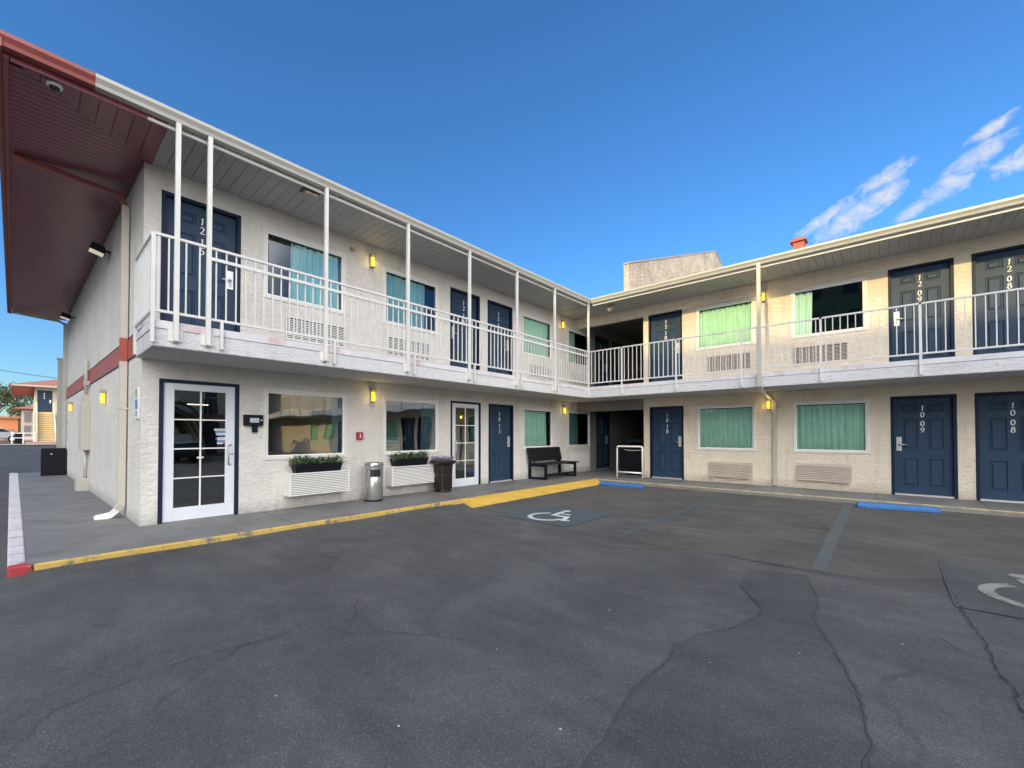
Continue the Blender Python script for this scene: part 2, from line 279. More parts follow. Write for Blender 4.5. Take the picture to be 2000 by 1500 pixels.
# ------------------------------------------------------------------ mesh builder
class MB:
    def __init__(s): s.bm = bmesh.new(); s.mi = 0
    def face(s, pts):
        f = s.bm.faces.new([s.bm.verts.new(p) for p in pts]); f.material_index = s.mi; return f
    def hexa(s, p):   # 8 points: bottom 4 CCW, top 4 CCW
        v = [s.bm.verts.new(q) for q in p]
        for ix in ((3,2,1,0),(4,5,6,7),(0,1,5,4),(1,2,6,5),(2,3,7,6),(3,0,4,7)):
            s.bm.faces.new([v[i] for i in ix]).material_index = s.mi
        return v
    def box(s, x0, x1, y0, y1, z0, z1):
        return s.hexa([(x0,y0,z0),(x1,y0,z0),(x1,y1,z0),(x0,y1,z0),(x0,y0,z1),(x1,y0,z1),(x1,y1,z1),(x0,y1,z1)])
    def prism(s, poly, z0, z1):
        a = [s.bm.verts.new((x, y, z0)) for x, y in poly]; b = [s.bm.verts.new((x, y, z1)) for x, y in poly]; n = len(poly)
        s.bm.faces.new(a[::-1]).material_index = s.mi; s.bm.faces.new(b).material_index = s.mi
        for i in range(n): s.bm.faces.new([a[i], a[(i+1) % n], b[(i+1) % n], b[i]]).material_index = s.mi
    def sweep(s, prof, a, b, axis):   # profile polygon swept along axis 'x' or 'y' ; prof in (other, z)
        f = (lambda t, p: (t, p[0], p[1])) if axis == 'x' else (lambda t, p: (p[0], t, p[1]))
        A = [s.bm.verts.new(f(a, p)) for p in prof]; B = [s.bm.verts.new(f(b, p)) for p in prof]; n = len(prof)
        s.bm.faces.new(A[::-1]).material_index = s.mi; s.bm.faces.new(B).material_index = s.mi
        for i in range(n): s.bm.faces.new([A[i], A[(i+1) % n], B[(i+1) % n], B[i]]).material_index = s.mi
    def tube(s, pts, r, n=10, cap=True):
        pts = [Vector(p) for p in pts]; rings = []
        for i, p in enumerate(pts):
            d = ((pts[min(i+1, len(pts)-1)] - p).normalized() + (p - pts[max(i-1, 0)]).normalized())
            d = d.normalized() if d.length > 1e-6 else Vector((0, 0, 1))
            ref = Vector((0, 0, 1)) if abs(d.z) < 0.9 else Vector((1, 0, 0))
            u = d.cross(ref).normalized(); w = d.cross(u)
            rr = r[i] if isinstance(r, (list, tuple)) else r
            rings.append([s.bm.verts.new(p + u*math.cos(2*PI*k/n)*rr + w*math.sin(2*PI*k/n)*rr) for k in range(n)])
        for a, b in zip(rings, rings[1:]):
            for k in range(n):
                f = s.bm.faces.new([a[k], a[(k+1) % n], b[(k+1) % n], b[k]]); f.material_index = s.mi; f.smooth = True
        if cap:
            s.bm.faces.new(rings[0]).material_index = s.mi; s.bm.faces.new(rings[-1][::-1]).material_index = s.mi
    def sqtube(s, pts, w, h):      # rectangular pipe
        pts = [Vector(p) for p in pts]; rings = []
        for i, p in enumerate(pts):
            d = ((pts[min(i+1, len(pts)-1)] - p).normalized() + (p - pts[max(i-1, 0)]).normalized()).normalized()
            u = Vector((1, 0, 0)) if abs(d.x) < 0.9 else Vector((0, 1, 0)); v = d.cross(u).normalized(); u = v.cross(d).normalized()
            rings.append([s.bm.verts.new(p + u*a*w/2 + v*b*h/2) for a, b in ((-1,-1),(1,-1),(1,1),(-1,1))])
        for a, b in zip(rings, rings[1:]):
            for k in range(4): s.bm.faces.new([a[k], a[(k+1) % 4], b[(k+1) % 4], b[k]]).material_index = s.mi
        s.bm.faces.new(rings[0]); s.bm.faces.new(rings[-1][::-1])
    def lathe(s, prof, c=(0, 0), n=32, square=None):
        rings = []
        for r, z in prof:
            ring = []
            for k in range(n):
                a = 2*PI*k/n; x, y = math.cos(a), math.sin(a)
                ring.append(s.bm.verts.new((c[0]+r*x, c[1]+r*y, z)))
            rings.append(ring)
        for a, b in zip(rings, rings[1:]):
            for k in range(n):
                f = s.bm.faces.new([a[k], a[(k+1) % n], b[(k+1) % n], b[k]]); f.material_index = s.mi; f.smooth = True
        s.bm.faces.new(rings[0][::-1]); s.bm.faces.new(rings[-1])
    def ribbon(s, pts, nib, y):     # calligraphic stroke standing in the local XZ plane
        nib = Vector(nib)
        for a, b in zip(pts, pts[1:]):
            a = Vector(a); b = Vector(b)
            q = [a-nib, a+nib, b+nib, b-nib]
            s.face([(p.x, y, p.y) for p in q])
    def build(s, name, m, parent=None, loc=None, rz=0.0, bevel=0.0, normals=True):
        if normals: bmesh.ops.recalc_face_normals(s.bm, faces=s.bm.faces)
        me = bpy.data.meshes.new(name); s.bm.to_mesh(me); s.bm.free()
        for q in (m if isinstance(m, (list, tuple)) else [m]): me.materials.append(q)
        o = bpy.data.objects.new(name, me); COL.objects.link(o)
        if parent: o.parent = parent
        if loc: o.location = loc
        o.rotation_euler.z = rz
        if bevel:
            b = o.modifiers.new('bevel', 'BEVEL'); b.width = bevel; b.segments = 2; b.limit_method = 'ANGLE'
        return o
def tag(o, label, cat, group=None, kind=None):
    if label: o['label'] = label
    if cat: o['category'] = cat
    if group: o['group'] = group
    if kind: o['kind'] = kind
    return o
def empty(name, loc, rz, label, cat, group=None):
    o = bpy.data.objects.new(name, None); COL.objects.link(o); o.location = loc; o.rotation_euler.z = rz; o.empty_display_size = 0.2
    return tag(o, label, cat, group)
def struct(name, mb, m, **k):
    o = mb.build(name, m, **k); o['kind'] = 'structure'; return o

# key dimensions
YW = 12.137          # face of the right wing wall
Z0, Z1, ZS, ZC = 0.14, 2.80, 2.478, 5.235   # walkway, upper walkway, underside of slab, soffit
EV = 1.29            # eave line out from the walls
SK = 0.0185          # the end wall is not quite square to the front
def ewy(x): return 1.03 + SK*x

# ------------------------------------------------------------------ ground
GZ = 0.055; KG = (1.42-GZ)/1.42
def G(p):        # positions measured on z=0 moved onto the real asphalt level
    x = 7.788+(p[0]-7.788)*KG; y = p[1]*KG
    return (x, min(y, 10.742))
g = MB(); xs = [-400, -120, -50, -16, 60, 300]; zs_ = [0.62, 0.62, 0.62, GZ, GZ, GZ]
for i in range(5):
    g.face([(xs[i], -300, zs_[i]), (xs[i+1], -300, zs_[i+1]), (xs[i+1], 400, zs_[i+1]), (xs[i], 400, zs_[i])])
struct('ground', g, ASPH)
# concrete walks
w = MB()
w.prism([(0.0, 1.04), (1.455, 1.04), (1.455, 10.80), (1.455, 12.2), (0, 12.2)], -0.05, Z0)
w.prism([(1.4549, 10.80), (34, 10.80), (34, 12.2), (1.4549, 12.2)], -0.05, Z0)
w.prism([(-0.3, 12.2), (2.4, 12.2), (2.4, 21), (-0.3, 21)], -0.05, Z0)
w.prism([(-13.6, -0.206), (-13.6, 0.9), (-12.2, 0.9), (0, 1.04), (1.455, 1.04), (1.455, 0.045), (1.36, 0.0)], -0.05, Z0)
struct('walkway', w, CONC)
j = MB()      # tooled joints in the walk
for y in (2.55, 4.1, 5.65, 7.2, 8.75): j.box(0.02, 1.37, y-0.006, y+0.006, Z0, Z0+0.0015)
for x in (3.7, 5.2, 7.6, 9.1, 11.0): j.box(x-0.006, x+0.006, 10.87, 12.12, Z0, Z0+0.0015)
for x in (-1.6, -3.4, -5.3, -7.4, -9.8): j.box(x-0.006, x+0.006, ewy(x)-1.0, ewy(x)-0.01, Z0, Z0+0.0015)
struct('walkway_joints', j, mat('joint_dark', (0.07, 0.068, 0.065), 0.9))
def kerb(name, poly, m, z1=0.148, lab=None):
    k = MB(); k.prism(poly, -0.05, z1); return struct(name, k, m, bevel=0.018)
kerb('kerb_yellow', [(1.455, 0.05), (1.495, 0.05), (1.495, 10.74), (1.455, 10.78)], YEL, 0.144)
kerb('kerb_concrete', [(1.50, 10.745), (34, 10.745), (34, 10.80), (1.44, 10.80)], KCON, 0.143)
q_ = MB(); q_.box(1.47, 34, 10.742, 10.79, 0.112, 0.1455); struct('kerb_faded_yellow', q_, YELF, bevel=0.01)
kerb('kerb_white', [(1.36, -0.123), (1.36, 0.0), (-13.6, -0.207), (-13.75, -0.40)], WKERB, 0.150)
kerb('kerb_red', [(1.362, -0.123), (1.498, -0.12), (1.495, 0.048), (1.362, 0.0)], RKERB, 0.147)
# worn asphalt lip feathered up against the left kerb
q_ = MB(); yy = 0.0
while yy < 5.35:
    a_ = 0.078+0.006*math.sin(yy*3.1); b_ = 0.078+0.006*math.sin((yy+0.15)*3.1)
    q_.face([(1.4955, yy, a_), (1.72, yy, GZ+0.0005), (1.72, yy+0.15, GZ+0.0005), (1.4955, yy+0.15, b_)]); yy += 0.15
for f_ in q_.bm.faces:
    f_.normal_update()
    if f_.normal.z < 0: f_.normal_flip()
struct('asphalt_lip', q_, ASPH, normals=False)
# yellow kerb ramp beside the walk
r = MB()
P = [(1.496, 5.85, 0.144), (1.496, 10.74, 0.144), (1.93, 10.50, 0.062), (2.03, 5.42, 0.062), (1.496, 5.70, 0.062)]
b0 = [(x, y, 0.02) for x, y, z in P]
r.face([P[0], P[3], P[2], P[1]]); r.face([P[0], P[4], P[3]]); r.face([P[0], P[1], b0[1], b0[0]])
r.face([P[1], P[2], b0[2], b0[1]]); r.face([P[2], P[3], b0[3], b0[2]]); r.face([P[3], P[4], b0[4], b0[3]]); r.face([P[4], P[0], b0[0], b0[4]]); r.face(b0)
struct('kerb_ramp', r, YELP)

# painted markings and asphalt patches, each a thin sheet
def sheet(name, poly, z, m, jag=0.0):
    s = MB(); poly = [G(p) for p in poly]; z += GZ
    if jag:
        q = []
        for i in range(len(poly)):
            a, b = Vector(poly[i]), Vector(poly[(i+1) % len(poly)]); n = max(2, int((b-a).length/0.12))
            for k in range(n):
                p = a.lerp(b, k/n); q.append((p.x+random.uniform(-jag, jag), p.y+random.uniform(-jag, jag)))
        poly = q
    s.face([(x, y, z) for x, y in poly]); bmesh.ops.triangulate(s.bm, faces=s.bm.faces)
    for f in s.bm.faces:
        if f.normal.z < 0: f.normal_flip()
    return struct(name, s, m, normals=False)
sheet('asphalt_patch', [(1.9, 7.2), (3.6, 7.0), (4.6, 6.9), (4.95, 6.2), (4.7, 5.3), (5.0, 4.75), (5.5, 5.0), (6.0, 5.45), (7.1, 5.35), (7.7, 5.45), (9.2, 6.9), (12, 6.8), (14, 7.4), (14, 11.18), (6, 11.18), (2.0, 11.18)], 0.003, ASPH3, 0.02)
sheet('asphalt_patch', [(6.77, 1.9), (6.72, 2.25), (6.74, 2.66), (6.70, 2.9), (6.78, 3.15), (6.93, 3.43), (7.02, 3.75), (7.00, 3.95), (6.74, 4.4), (6.67, 5.0), (7.15, 5.2), (7.32, 4.6), (7.36, 4.0), (7.52, 3.5), (7.66, 3.0), (7.72, 2.55), (7.68, 2.1), (7.85, 1.4), (7.9, 0.6), (6.9, 0.5), (6.82, 1.3)], 0.0045, ASPH2, 0.012)
sheet('stall_square', [(2.66, 5.42), (4.12, 5.42), (4.12, 6.88), (2.66, 6.88)], 0.007, BLUF, 0.006)
sheet('stall_square', [(8.19, 5.05), (9.75, 5.05), (9.75, 6.77), (8.19, 6.77)], 0.007, asphalt_mat('asphalt_tint', (0.063, 0.066, 0.072)), 0.006)
def wheelchair(cx, cy, S, m, z):
    cx, cy = G((cx, cy)); S *= KG; z += GZ
    s = MB()
    def seg(a, b, wd):
        a = Vector(a); b = Vector(b); d = (b-a).normalized(); n = Vector((-d.y, d.x))*wd/2
        s.face([(cx+S*p.x, cy+S*p.y, z) for p in (a-n, b-n, b+n, a+n)])
    pts = [(-0.03+0.31*math.cos(math.radians(t)), -0.20+0.31*math.sin(math.radians(t))) for t in range(118, 356, 9)]
    for a, b in zip(pts, pts[1:]): seg(a, b, 0.085)
    hp = [(-0.07+0.075*math.cos(2*PI*k/14), 0.425+0.075*math.sin(2*PI*k/14)) for k in range(14)]
    s.face([(cx+S*x, cy+S*y, z) for x, y in hp])
    z += 0.0004; seg((-0.07, 0.32), (-0.03, -0.02), 0.10)
    z += 0.0004; seg((-0.05, 0.15), (0.20, 0.15), 0.06)
    z += 0.0004; seg((-0.07, -0.04), (0.27, -0.04), 0.085)
    z += 0.0004; seg((0.25, -0.02), (0.37, -0.34), 0.09)
    z += 0.0004; seg((0.34, -0.33), (0.47, -0.29), 0.07)
    for f in s.bm.faces:
        f.normal_update()
        if f.normal.z < 0: f.normal_flip()
    return struct('wheelchair_symbol', s, m, normals=False)
wheelchair(3.44, 6.10, 1.0, WHTL, 0.011)
wheelchair(8.86, 5.98, 1.22, WHTF, 0.011)
sheet('stall_line', [(4.94, 5.35), (5.05, 5.35), (4.93, 11.18), (4.82, 11.18)], 0.007, BLUF, 0.004)
sheet('stall_line', [(7.17, 5.42), (7.30, 5.42), (7.26, 11.18), (7.11, 11.18)], 0.007, BLUL, 0.004)
sheet('stall_line', [(2.98, 9.2), (3.06, 9.2), (3.05, 10.5), (2.96, 10.5)], 0.007, HATC, 0.004)
for k, y in enumerate((6.5, 7.35, 8.2, 9.05, 9.9)): sheet('hatch_line', [(5.1, y-0.05), (7.08, y+0.25), (7.08, y+0.33), (5.1, y+0.03)], 0.006, HATC, 0.004)
def crack(pts, w0, cm_=None):
    pts = [G(p) for p in pts]
    s = MB(); q = []
    for a, b in zip(pts, pts[1:]):
        a = Vector(a); b = Vector(b); n = max(3, int((b-a).length/0.045))
        for k in range(n):
            p = a.lerp(b, k/n); q.append(Vector((p.x+random.uniform(-1, 1)*0.012, p.y+random.uniform(-1, 1)*0.012)))
    q.append(Vector(pts[-1])); n = len(q)
    for i in range(n-1):
        d = (q[i+1]-q[i]).normalized(); m = Vector((-d.y, d.x))
        wa = w0*(0.5+0.9*random.random())*min(1, (i+1)/6, (n-i)/6); 
        s.face([(q[i]-m*wa/2).to_tuple()+(GZ+0.008,), (q[i]+m*wa/2).to_tuple()+(GZ+0.008,), (q[i+1]+m*wa/2).to_tuple()+(GZ+0.008,), (q[i+1]-m*wa/2).to_tuple()+(GZ+0.008,)])
    for f in s.bm.faces:
        f.normal_update()
        if f.normal.z < 0: f.normal_flip()
    return struct('pavement_crack', s, cm_ or CRK, normals=False)
crack([(4.893, -0.065), (4.57, 0.093), (4.53, 0.283), (4.493, 0.818), (4.595, 1.186), (4.63, 1.383), (4.862, 1.576)], 0.0035)
crack([(4.862, 1.576), (4.72, 1.62), (4.62, 1.74), (4.50, 1.78), (4.288, 1.995)], 0.005)
crack([(4.862, 1.576), (5.114, 1.712), (5.391, 1.904), (5.8, 2.1)], 0.004)
crack([(8.17, 5.7), (8.22, 5.388), (8.232, 4.886), (8.275, 4.321), (8.26, 3.924), (8.302, 3.646), (8.292, 3.349), (8.33, 3.0)], 0.008)
crack([(8.26, 3.924), (8.12, 4.05), (8.0, 4.3)], 0.006)
crack([(5.0, 5.3), (5.6, 5.28), (6.3, 5.36), (7.2, 5.38)], 0.006)
crack([(6.70, 2.9), (6.78, 3.15), (6.93, 3.43), (7.02, 3.75), (7.00, 3.95), (6.80, 4.3)], 0.004)
crack([(3.3, 4.5), (3.9, 5.0), (4.75, 5.3)], 0.007)
SEAM = mat('seam_dark', (0.044, 0.046, 0.049), 0.9)
crack([(7.36, 4.0), (7.52, 3.5), (7.66, 3.0), (7.72, 2.55), (7.68, 2.1), (7.85, 1.4), (7.9, 0.6)], 0.014, SEAM)
crack([(6.70, 2.9), (6.74, 2.66), (6.72, 2.25), (6.77, 1.9)], 0.012, SEAM)
crack([(7.15, 5.2), (7.32, 4.6), (7.36, 4.0)], 0.010, SEAM)
sc_ = MB()
for (a, b, w_) in [((4.6, 4.05), (6.6, 3.85), 0.016), ((5.0, 3.95), (6.5, 3.66), 0.012), ((5.2, 3.55), (5.6, 3.45), 0.02), ((5.6, 7.6), (6.9, 7.2), 0.02), ((5.5, 8.8), (6.9, 8.0), 0.018), ((6.2, 6.0), (6.6, 8.6), 0.05), ((2.4, 8.1), (3.4, 7.6), 0.05)]:
    a = Vector(G(a)); b = Vector(G(b)); d = (b-a).normalized(); m_ = Vector((-d.y, d.x)); n = 14
    for k in range(n):
        if random.random() < 0.45: continue
        w_ = random.uniform(0.004, 0.014)
        p = a.lerp(b, k/n)+m_*random.uniform(-1, 1)*0.03; q = p+d*random.uniform(0.05, 0.14)
        sc_.face([(*(p-m_*w_/2), GZ+0.0065), (*(q-m_*w_/3), GZ+0.0065), (*(q+m_*w_/3), GZ+0.0065), (*(p+m_*w_/2), GZ+0.0065)])
struct('paint_scuffs', sc_, mat('scuff', (0.095, 0.096, 0.097), 0.9), normals=False)
# bits of litter and gum scattered over the asphalt
li = MB()
for (x, y) in [(4.0, 1.85), (3.62, 1.35), (5.85, 2.05), (7.35, 3.3), (7.85, 3.9), (6.95, 2.8), (6.0, 1.2), (5.3, 0.9), (6.6, 1.7), (7.5, 2.1), (3.0, 2.6), (3.5, 3.0), (6.1, 3.1), (7.1, 1.5)]:
    s_ = random.uniform(0.004, 0.009); a = random.random()*3; x, y = G((x, y))
    li.face([(x+s_*math.cos(a+t), y+s_*0.7*math.sin(a+t), GZ+0.009) for t in (0, 1.3, 2.6, 3.7, 5.1)])
lt = tag(li.build('litter', mat('litter_pale', (0.5, 0.49, 0.46), 0.8), normals=True), 'tiny pale scraps of litter scattered across the asphalt', 'litter', kind='stuff')

# ------------------------------------------------------------------ the L-shaped motel
MOT = empty('motel_building', (0, 0, 0), 0, 'two storey L shaped beige stucco motel with navy doors and white balcony railings', 'motel')
def Rt(side):
    return ((lambda u, z, v=0: (u, YW-v, z)), 0.0) if side == 'R' else ((lambda u, z, v=0: (v, u, z)), PI/2)
# openings: (u0, u1, z0, z1)
DOORS = {('L', 0): [], ('L', 1): [], ('R', 0): [], ('R', 1): []}
dz = ((Z0, 2.218), (Z1, 4.938)); wz = ((0.985, 2.192), (3.705, 4.892))
doors = []; wins = []
def D(side, fl, u0, num=None, lock=1, kind='room', w=0.985): doors.append((side, fl, u0, u0+w, num, lock, kind))
def Wn(side, fl, u0, curtain, cm='t', w=1.455, glass=1): wins.append((side, fl, u0, u0+w, curtain, cm, glass))
D('L', 0, 1.222, None, 1, 'lobby', 1.005); D('L', 0, 6.63, None, -1, 'lobby2', 1.0); D('L', 0, 7.915, '1013', 1); D('L', 0, 13.39, '1011', 1)
D('L', 1, 1.222, '1215', 1, w=1.005); D('L', 1, 6.61, '1214', -1); D('L', 1, 7.875, '1213', 1); D('L', 1, 13.33, '1212', 1); D('L', 1, 14.58, '1211', -1)
D('R', 0, 2.525, '1010', 1); D('R', 0, 7.845, '1009', -1); D('R', 0, 9.07, '1008', 1); D('R', 0, 14.38, '1007', -1); D('R', 0, 15.61, '1006', 1)
D('R', 1, 2.50, '1210', 1); D('R', 1, 7.835, '1209', -1); D('R', 1, 9.06, '1208', 1); D('R', 1, 14.38, '1207', -1); D('R', 1, 15.61, '1206', 1)
Wn('L', 0, 2.573, (0.84, 1.0), 'a', 1.466, 2); Wn('L', 0, 4.813, (0.72, 1.0), 'a', 1.46, 2); Wn('L', 0, 9.29, (0.0, 0.84)); Wn('L', 0, 11.57, (0.0, 0.5), 'a', 1.37)
Wn('L', 1, 2.545, (0.30, 0.95), 'a', 1.46); Wn('L', 1, 4.80, (0.0, 0.82), 'a'); Wn('L', 1, 9.265, (0.03, 0.96)); Wn('L', 1, 11.57, (0.0, 0.35), 't', 1.37)
Wn('R', 0, 3.865, (0.0, 1.0), w=1.44); Wn('R', 0, 6.09, (0.0, 1.0), w=1.42); Wn('R', 0, 10.40, (0.0, 1.0)); Wn('R', 0, 12.63, (0, 0.6)); Wn('R', 0, 16.95, (0, 1)); Wn('R', 0, 19.2, (0, 1))
Wn('R', 1, 3.865, (0.0, 1.0), w=1.44); Wn('R', 1, 6.075, (0.0, 0.27), w=1.42); Wn('R', 1, 10.40, (0.0, 1.0)); Wn('R', 1, 12.63, (0, 0.6)); Wn('R', 1, 16.95, (0, 1)); Wn('R', 1, 19.2, (0, 1))

def wall(name, side, U, Z, holes, th=0.16, m=STUC, label=None):
    us = sorted({U[0], U[1], *[h[0] for h in holes], *[h[1] for h in holes]}); zs = sorted({Z[0], Z[1], *[h[2] for h in holes], *[h[3] for h in holes]})
    # extra cuts keep long thin cells shadable
    s = MB()
    def inh(u, z): return any(h[0]-1e-6 < u < h[1]+1e-6 and h[2]-1e-6 < z < h[3]+1e-6 for h in holes)
    for a, b in zip(us, us[1:]):
        for c, d in zip(zs, zs[1:]):
            if b-a < 1e-4 or d-c < 1e-4: continue
            if not inh((a+b)/2, (c+d)/2):
                s.face([(a, 0, c), (b, 0, c), (b, 0, d), (a, 0, d)]); s.face([(a, th, c), (a, th, d), (b, th, d), (b, th, c)])
    for h in holes:
        u0, u1, z0, z1 = h
        s.face([(u0, 0, z0), (u0, 0, z1), (u0, th, z1), (u0, th, z0)]); s.face([(u1, 0, z0), (u1, th, z0), (u1, th, z1), (u1, 0, z1)])
        s.face([(u0, 0, z1), (u1, 0, z1), (u1, th, z1), (u0, th, z1)]); s.face([(u0, 0, z0), (u0, th, z0), (u1, th, z0), (u1, 0, z0)])
    for u in U: s.face([(u, 0, Z[0]), (u, th, Z[0]), (u, th, Z[1]), (u, 0, Z[1])])
    f, rz = Rt(side)
    return s.build(name, m, MOT, loc=f(0, 0), rz=rz, normals=False)
PASS_SHADED = mat('passage_wall_shaded', (0.20, 0.19, 0.175), 0.9, var=0.1)  # wall colour darkened to stand for the deep shade in the passage
for side, U in (('L', (1.03, 12.96)), ('L', (12.961, 21.0)), ('R', (2.34, 34.0))):
    hs = []
    for fl in (0, 1):
        hs += [(d[2], d[3], dz[fl][0], dz[fl][1]) for d in doors if d[0] == side and d[1] == fl and U[0] < d[2] < U[1]]
        hs += [(w_[2]+0.02, w_[3]-0.02, wz[fl][0]+0.02, wz[fl][1]-0.02) for w_ in wins if w_[0] == side and w_[1] == fl and U[0] < w_[2] < U[1]]
    wall('wall', side, U, (0.0, 5.28), hs, m=(PASS_SHADED if U[0] > 10 else STUCG if side == 'L' else STUC))
# end wall, back walls, breezeway walls
ang = math.atan(SK)
s = MB(); s.box(-12.25, 0.0, 0.0, 0.2, 0.0, 5.28); ew = s.build('wall', STUCG, MOT, loc=(0, 1.03, 0), rz=ang)
s = MB(); s.box(-12.25, -12.05, 0.98, 21, 0, 5.27); s.build('wall', STUC, MOT)
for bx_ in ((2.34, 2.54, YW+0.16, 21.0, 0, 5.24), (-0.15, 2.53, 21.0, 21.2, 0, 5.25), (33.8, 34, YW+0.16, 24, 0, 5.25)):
    s = MB(); s.box(*bx_); s.build('wall', mat('passage_wall_shaded', (0.16, 0.15, 0.14), 0.9) if bx_[0] < 3 else STUC, MOT)
s = MB(); s.box(0.005, 2.335, YW+0.162, 20.99, 5.236, 5.26); s.build('breezeway_ceiling', mat('ceiling_shaded', (0.07, 0.065, 0.06), 0.8), MOT)  # ceiling colour carries the passage shade too
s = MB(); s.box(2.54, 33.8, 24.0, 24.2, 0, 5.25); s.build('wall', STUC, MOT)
s = MB(); s.box(-12.05, -0.16, 20.8, 21.0, 0, 5.25); s.build('wall', STUC, MOT)
# header over the upper breezeway opening and ground one, the latter coloured for shade
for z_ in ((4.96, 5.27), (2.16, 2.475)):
    s = MB(); s.box(0.0, 2.34, YW-0.002, YW+0.16, *z_); s.build('beam', STUC if z_[0] > 4 else PASS_SHADED, MOT)

# upper walkway slab (stucco-faced) and its plain upper ledge
def slab_piece(s, inset, z0, z1, x1=1.21):
    e = inset
    s.prism([(0.0, 0.965+e), (x1-e, 0.965+e), (x1-e, 10.865+e), (34, 10.865+e), (34, YW), (0.0, YW)], z0, z1)
s = MB(); slab_piece(s, 0.0, ZS, 2.70); s.prism([(0.0, YW+0.001), (2.34, YW+0.001), (2.34, 21), (0.0, 21)], ZS+0.002, 2.79)
sb = s.build('balcony_slab', STUC2, MOT, bevel=0.015)
s = MB(); slab_piece(s, -0.008, 2.70, Z1); s.build('balcony_ledge', LEDGE, MOT, bevel=0.006)
# diagonal brace where the slabs meet
s = MB(); s.tube([(1.24, 10.86, 2.74), (1.28, 10.82, 2.45)], 0.014); s.build('corner_bracket', RAILM, MOT)
# painted joists/soffit plane below the slab is the slab itself

# ceilings of the eaves
def boards(name, pieces, m, md, grooves=0.152):
    s = MB(); g2 = MB()
    return s
s = MB(); s.mi = 1; s.box(0.01, 1.16, 1.10, 12.0, ZC+0.03, ZC+0.04); s.box(1.17, 34, 10.96, 12.13, ZC+0.03, ZC+0.04); s.box(0.01, 1.16, 12.0, 12.13, ZC+0.03, ZC+0.04); s.mi = 0
y = 1.10
while y < 10.9:
    s.box(0.004, 1.17, y+0.003, min(y+0.149, 10.93), ZC, ZC+0.03); y += 0.152
x = 1.17
s.box(0.004, 1.165, 10.96, 12.13, ZC+0.001, ZC+0.029)
while x < 34:
    s.box(x+0.003, x+0.149, 10.97, 12.13, ZC, ZC+0.03); x += 0.152
s.build('soffit', [SOFM, SOFD], MOT)
# red painted soffit round the end of the building (mitred at the corner)
s = MB(); s.mi = 1
def YE(x): return -0.195 + 0.0155*x
s.face([(1.17, 1.10, ZC+0.03), (1.17, YE(1.2), ZC+0.03), (-12.9, YE(-12.9), ZC+0.03), (-12.9, 0.9, ZC+0.03)][::-1])
s.face([(0.0, 1.10, ZC+0.031), (0.0, 1.02, ZC+0.031), (-12.9, 0.6, ZC+0.031), (-12.9, 1.10, ZC+0.031)])
s.mi = 0
y = 1.10-0.152
while y > -0.14:      # boards running out to the front gutter, cut on the mitre
    a, b = y+0.003, y+0.149
    xa = max(0.0, (1.03-a)*0.96); xb = max(0.0, (1.03-b)*0.96)
    s.hexa([(xa, a, ZC), (1.17, a, ZC), (1.17, b, ZC), (xb, b, ZC), (xa, a, ZC+0.03), (1.17, a, ZC+0.03), (1.17, b, ZC+0.03), (xb, b, ZC+0.03)]); y -= 0.152
x = 1.05
while x > -12.85:     # boards running out to the end fascia
    a, b = x-0.098, x-0.006
    ya, yb = (ewy(a) if a < 0 else 1.03-a/0.96)-0.002, (ewy(b) if b < 0 else 1.03-b/0.96)-0.002
    if ya > YE(a)+0.02:
        s.hexa([(a, YE(a), ZC), (b, YE(b), ZC), (b, max(yb, YE(b)+0.01), ZC), (a, ya, ZC), (a, YE(a), ZC+0.028), (b, YE(b), ZC+0.028), (b, max(yb, YE(b)+0.01), ZC+0.028), (a, ya, ZC+0.028)])
    x -= 0.102
s.build('soffit', [SOFR, SOFDR], MOT)['label'] = 'dark red painted soffit boards'
# fascia trims and gutters
def gut_prof(o):      # o: outward coordinate function
    return [(o(1.17), 5.262), (o(1.275), 5.262), (o(1.285), 5.30), (o(1.315), 5.345), (o(1.315), 5.384), (o(1.300), 5.384), (o(1.17), 5.36)]
s = MB(); s.sweep(gut_prof(lambda v: v), 0.44, YW-1.29, 'y'); s.sweep(gut_prof(lambda v: YW-v), 1.30, 34, 'x'); s.build('gutter', GUTM, MOT)
s = MB(); s.sweep(gut_prof(lambda v: v), -0.27, 0.439, 'y'); s.build('gutter', GUTR, MOT)['label'] = 'red painted gutter end'
s = MB(); s.hexa([(1.30, -0.272, 5.235), (1.30, -0.222, 5.235), (-12.95, -0.44, 5.235), (-12.95, -0.49, 5.235), (1.30, -0.272, 5.385), (1.30, -0.222, 5.385), (-12.95, -0.44, 5.385), (-12.95, -0.49, 5.385)])
s.hexa([(1.17, -0.22, 5.215), (1.17, -0.18, 5.215), (-12.9, -0.40, 5.215), (-12.9, -0.438, 5.215), (1.17, -0.22, 5.262), (1.17, -0.18, 5.262), (-12.9, -0.40, 5.262), (-12.9, -0.438, 5.262)])
s.build('fascia', GUTR, MOT)['label'] = 'red painted end fascia'
s = MB(); s.box(1.14, 1.168, 0.9, 10.93, 5.205, 5.262); s.box(1.30, 34, YW-1.18, YW-1.15, 5.205, 5.262); s.build('soffit_trim', TRIM, MOT)
s = MB(); s.box(1.14, 1.168, -0.17, 0.899, 5.205, 5.262); s.build('soffit_trim', SOFR, MOT)
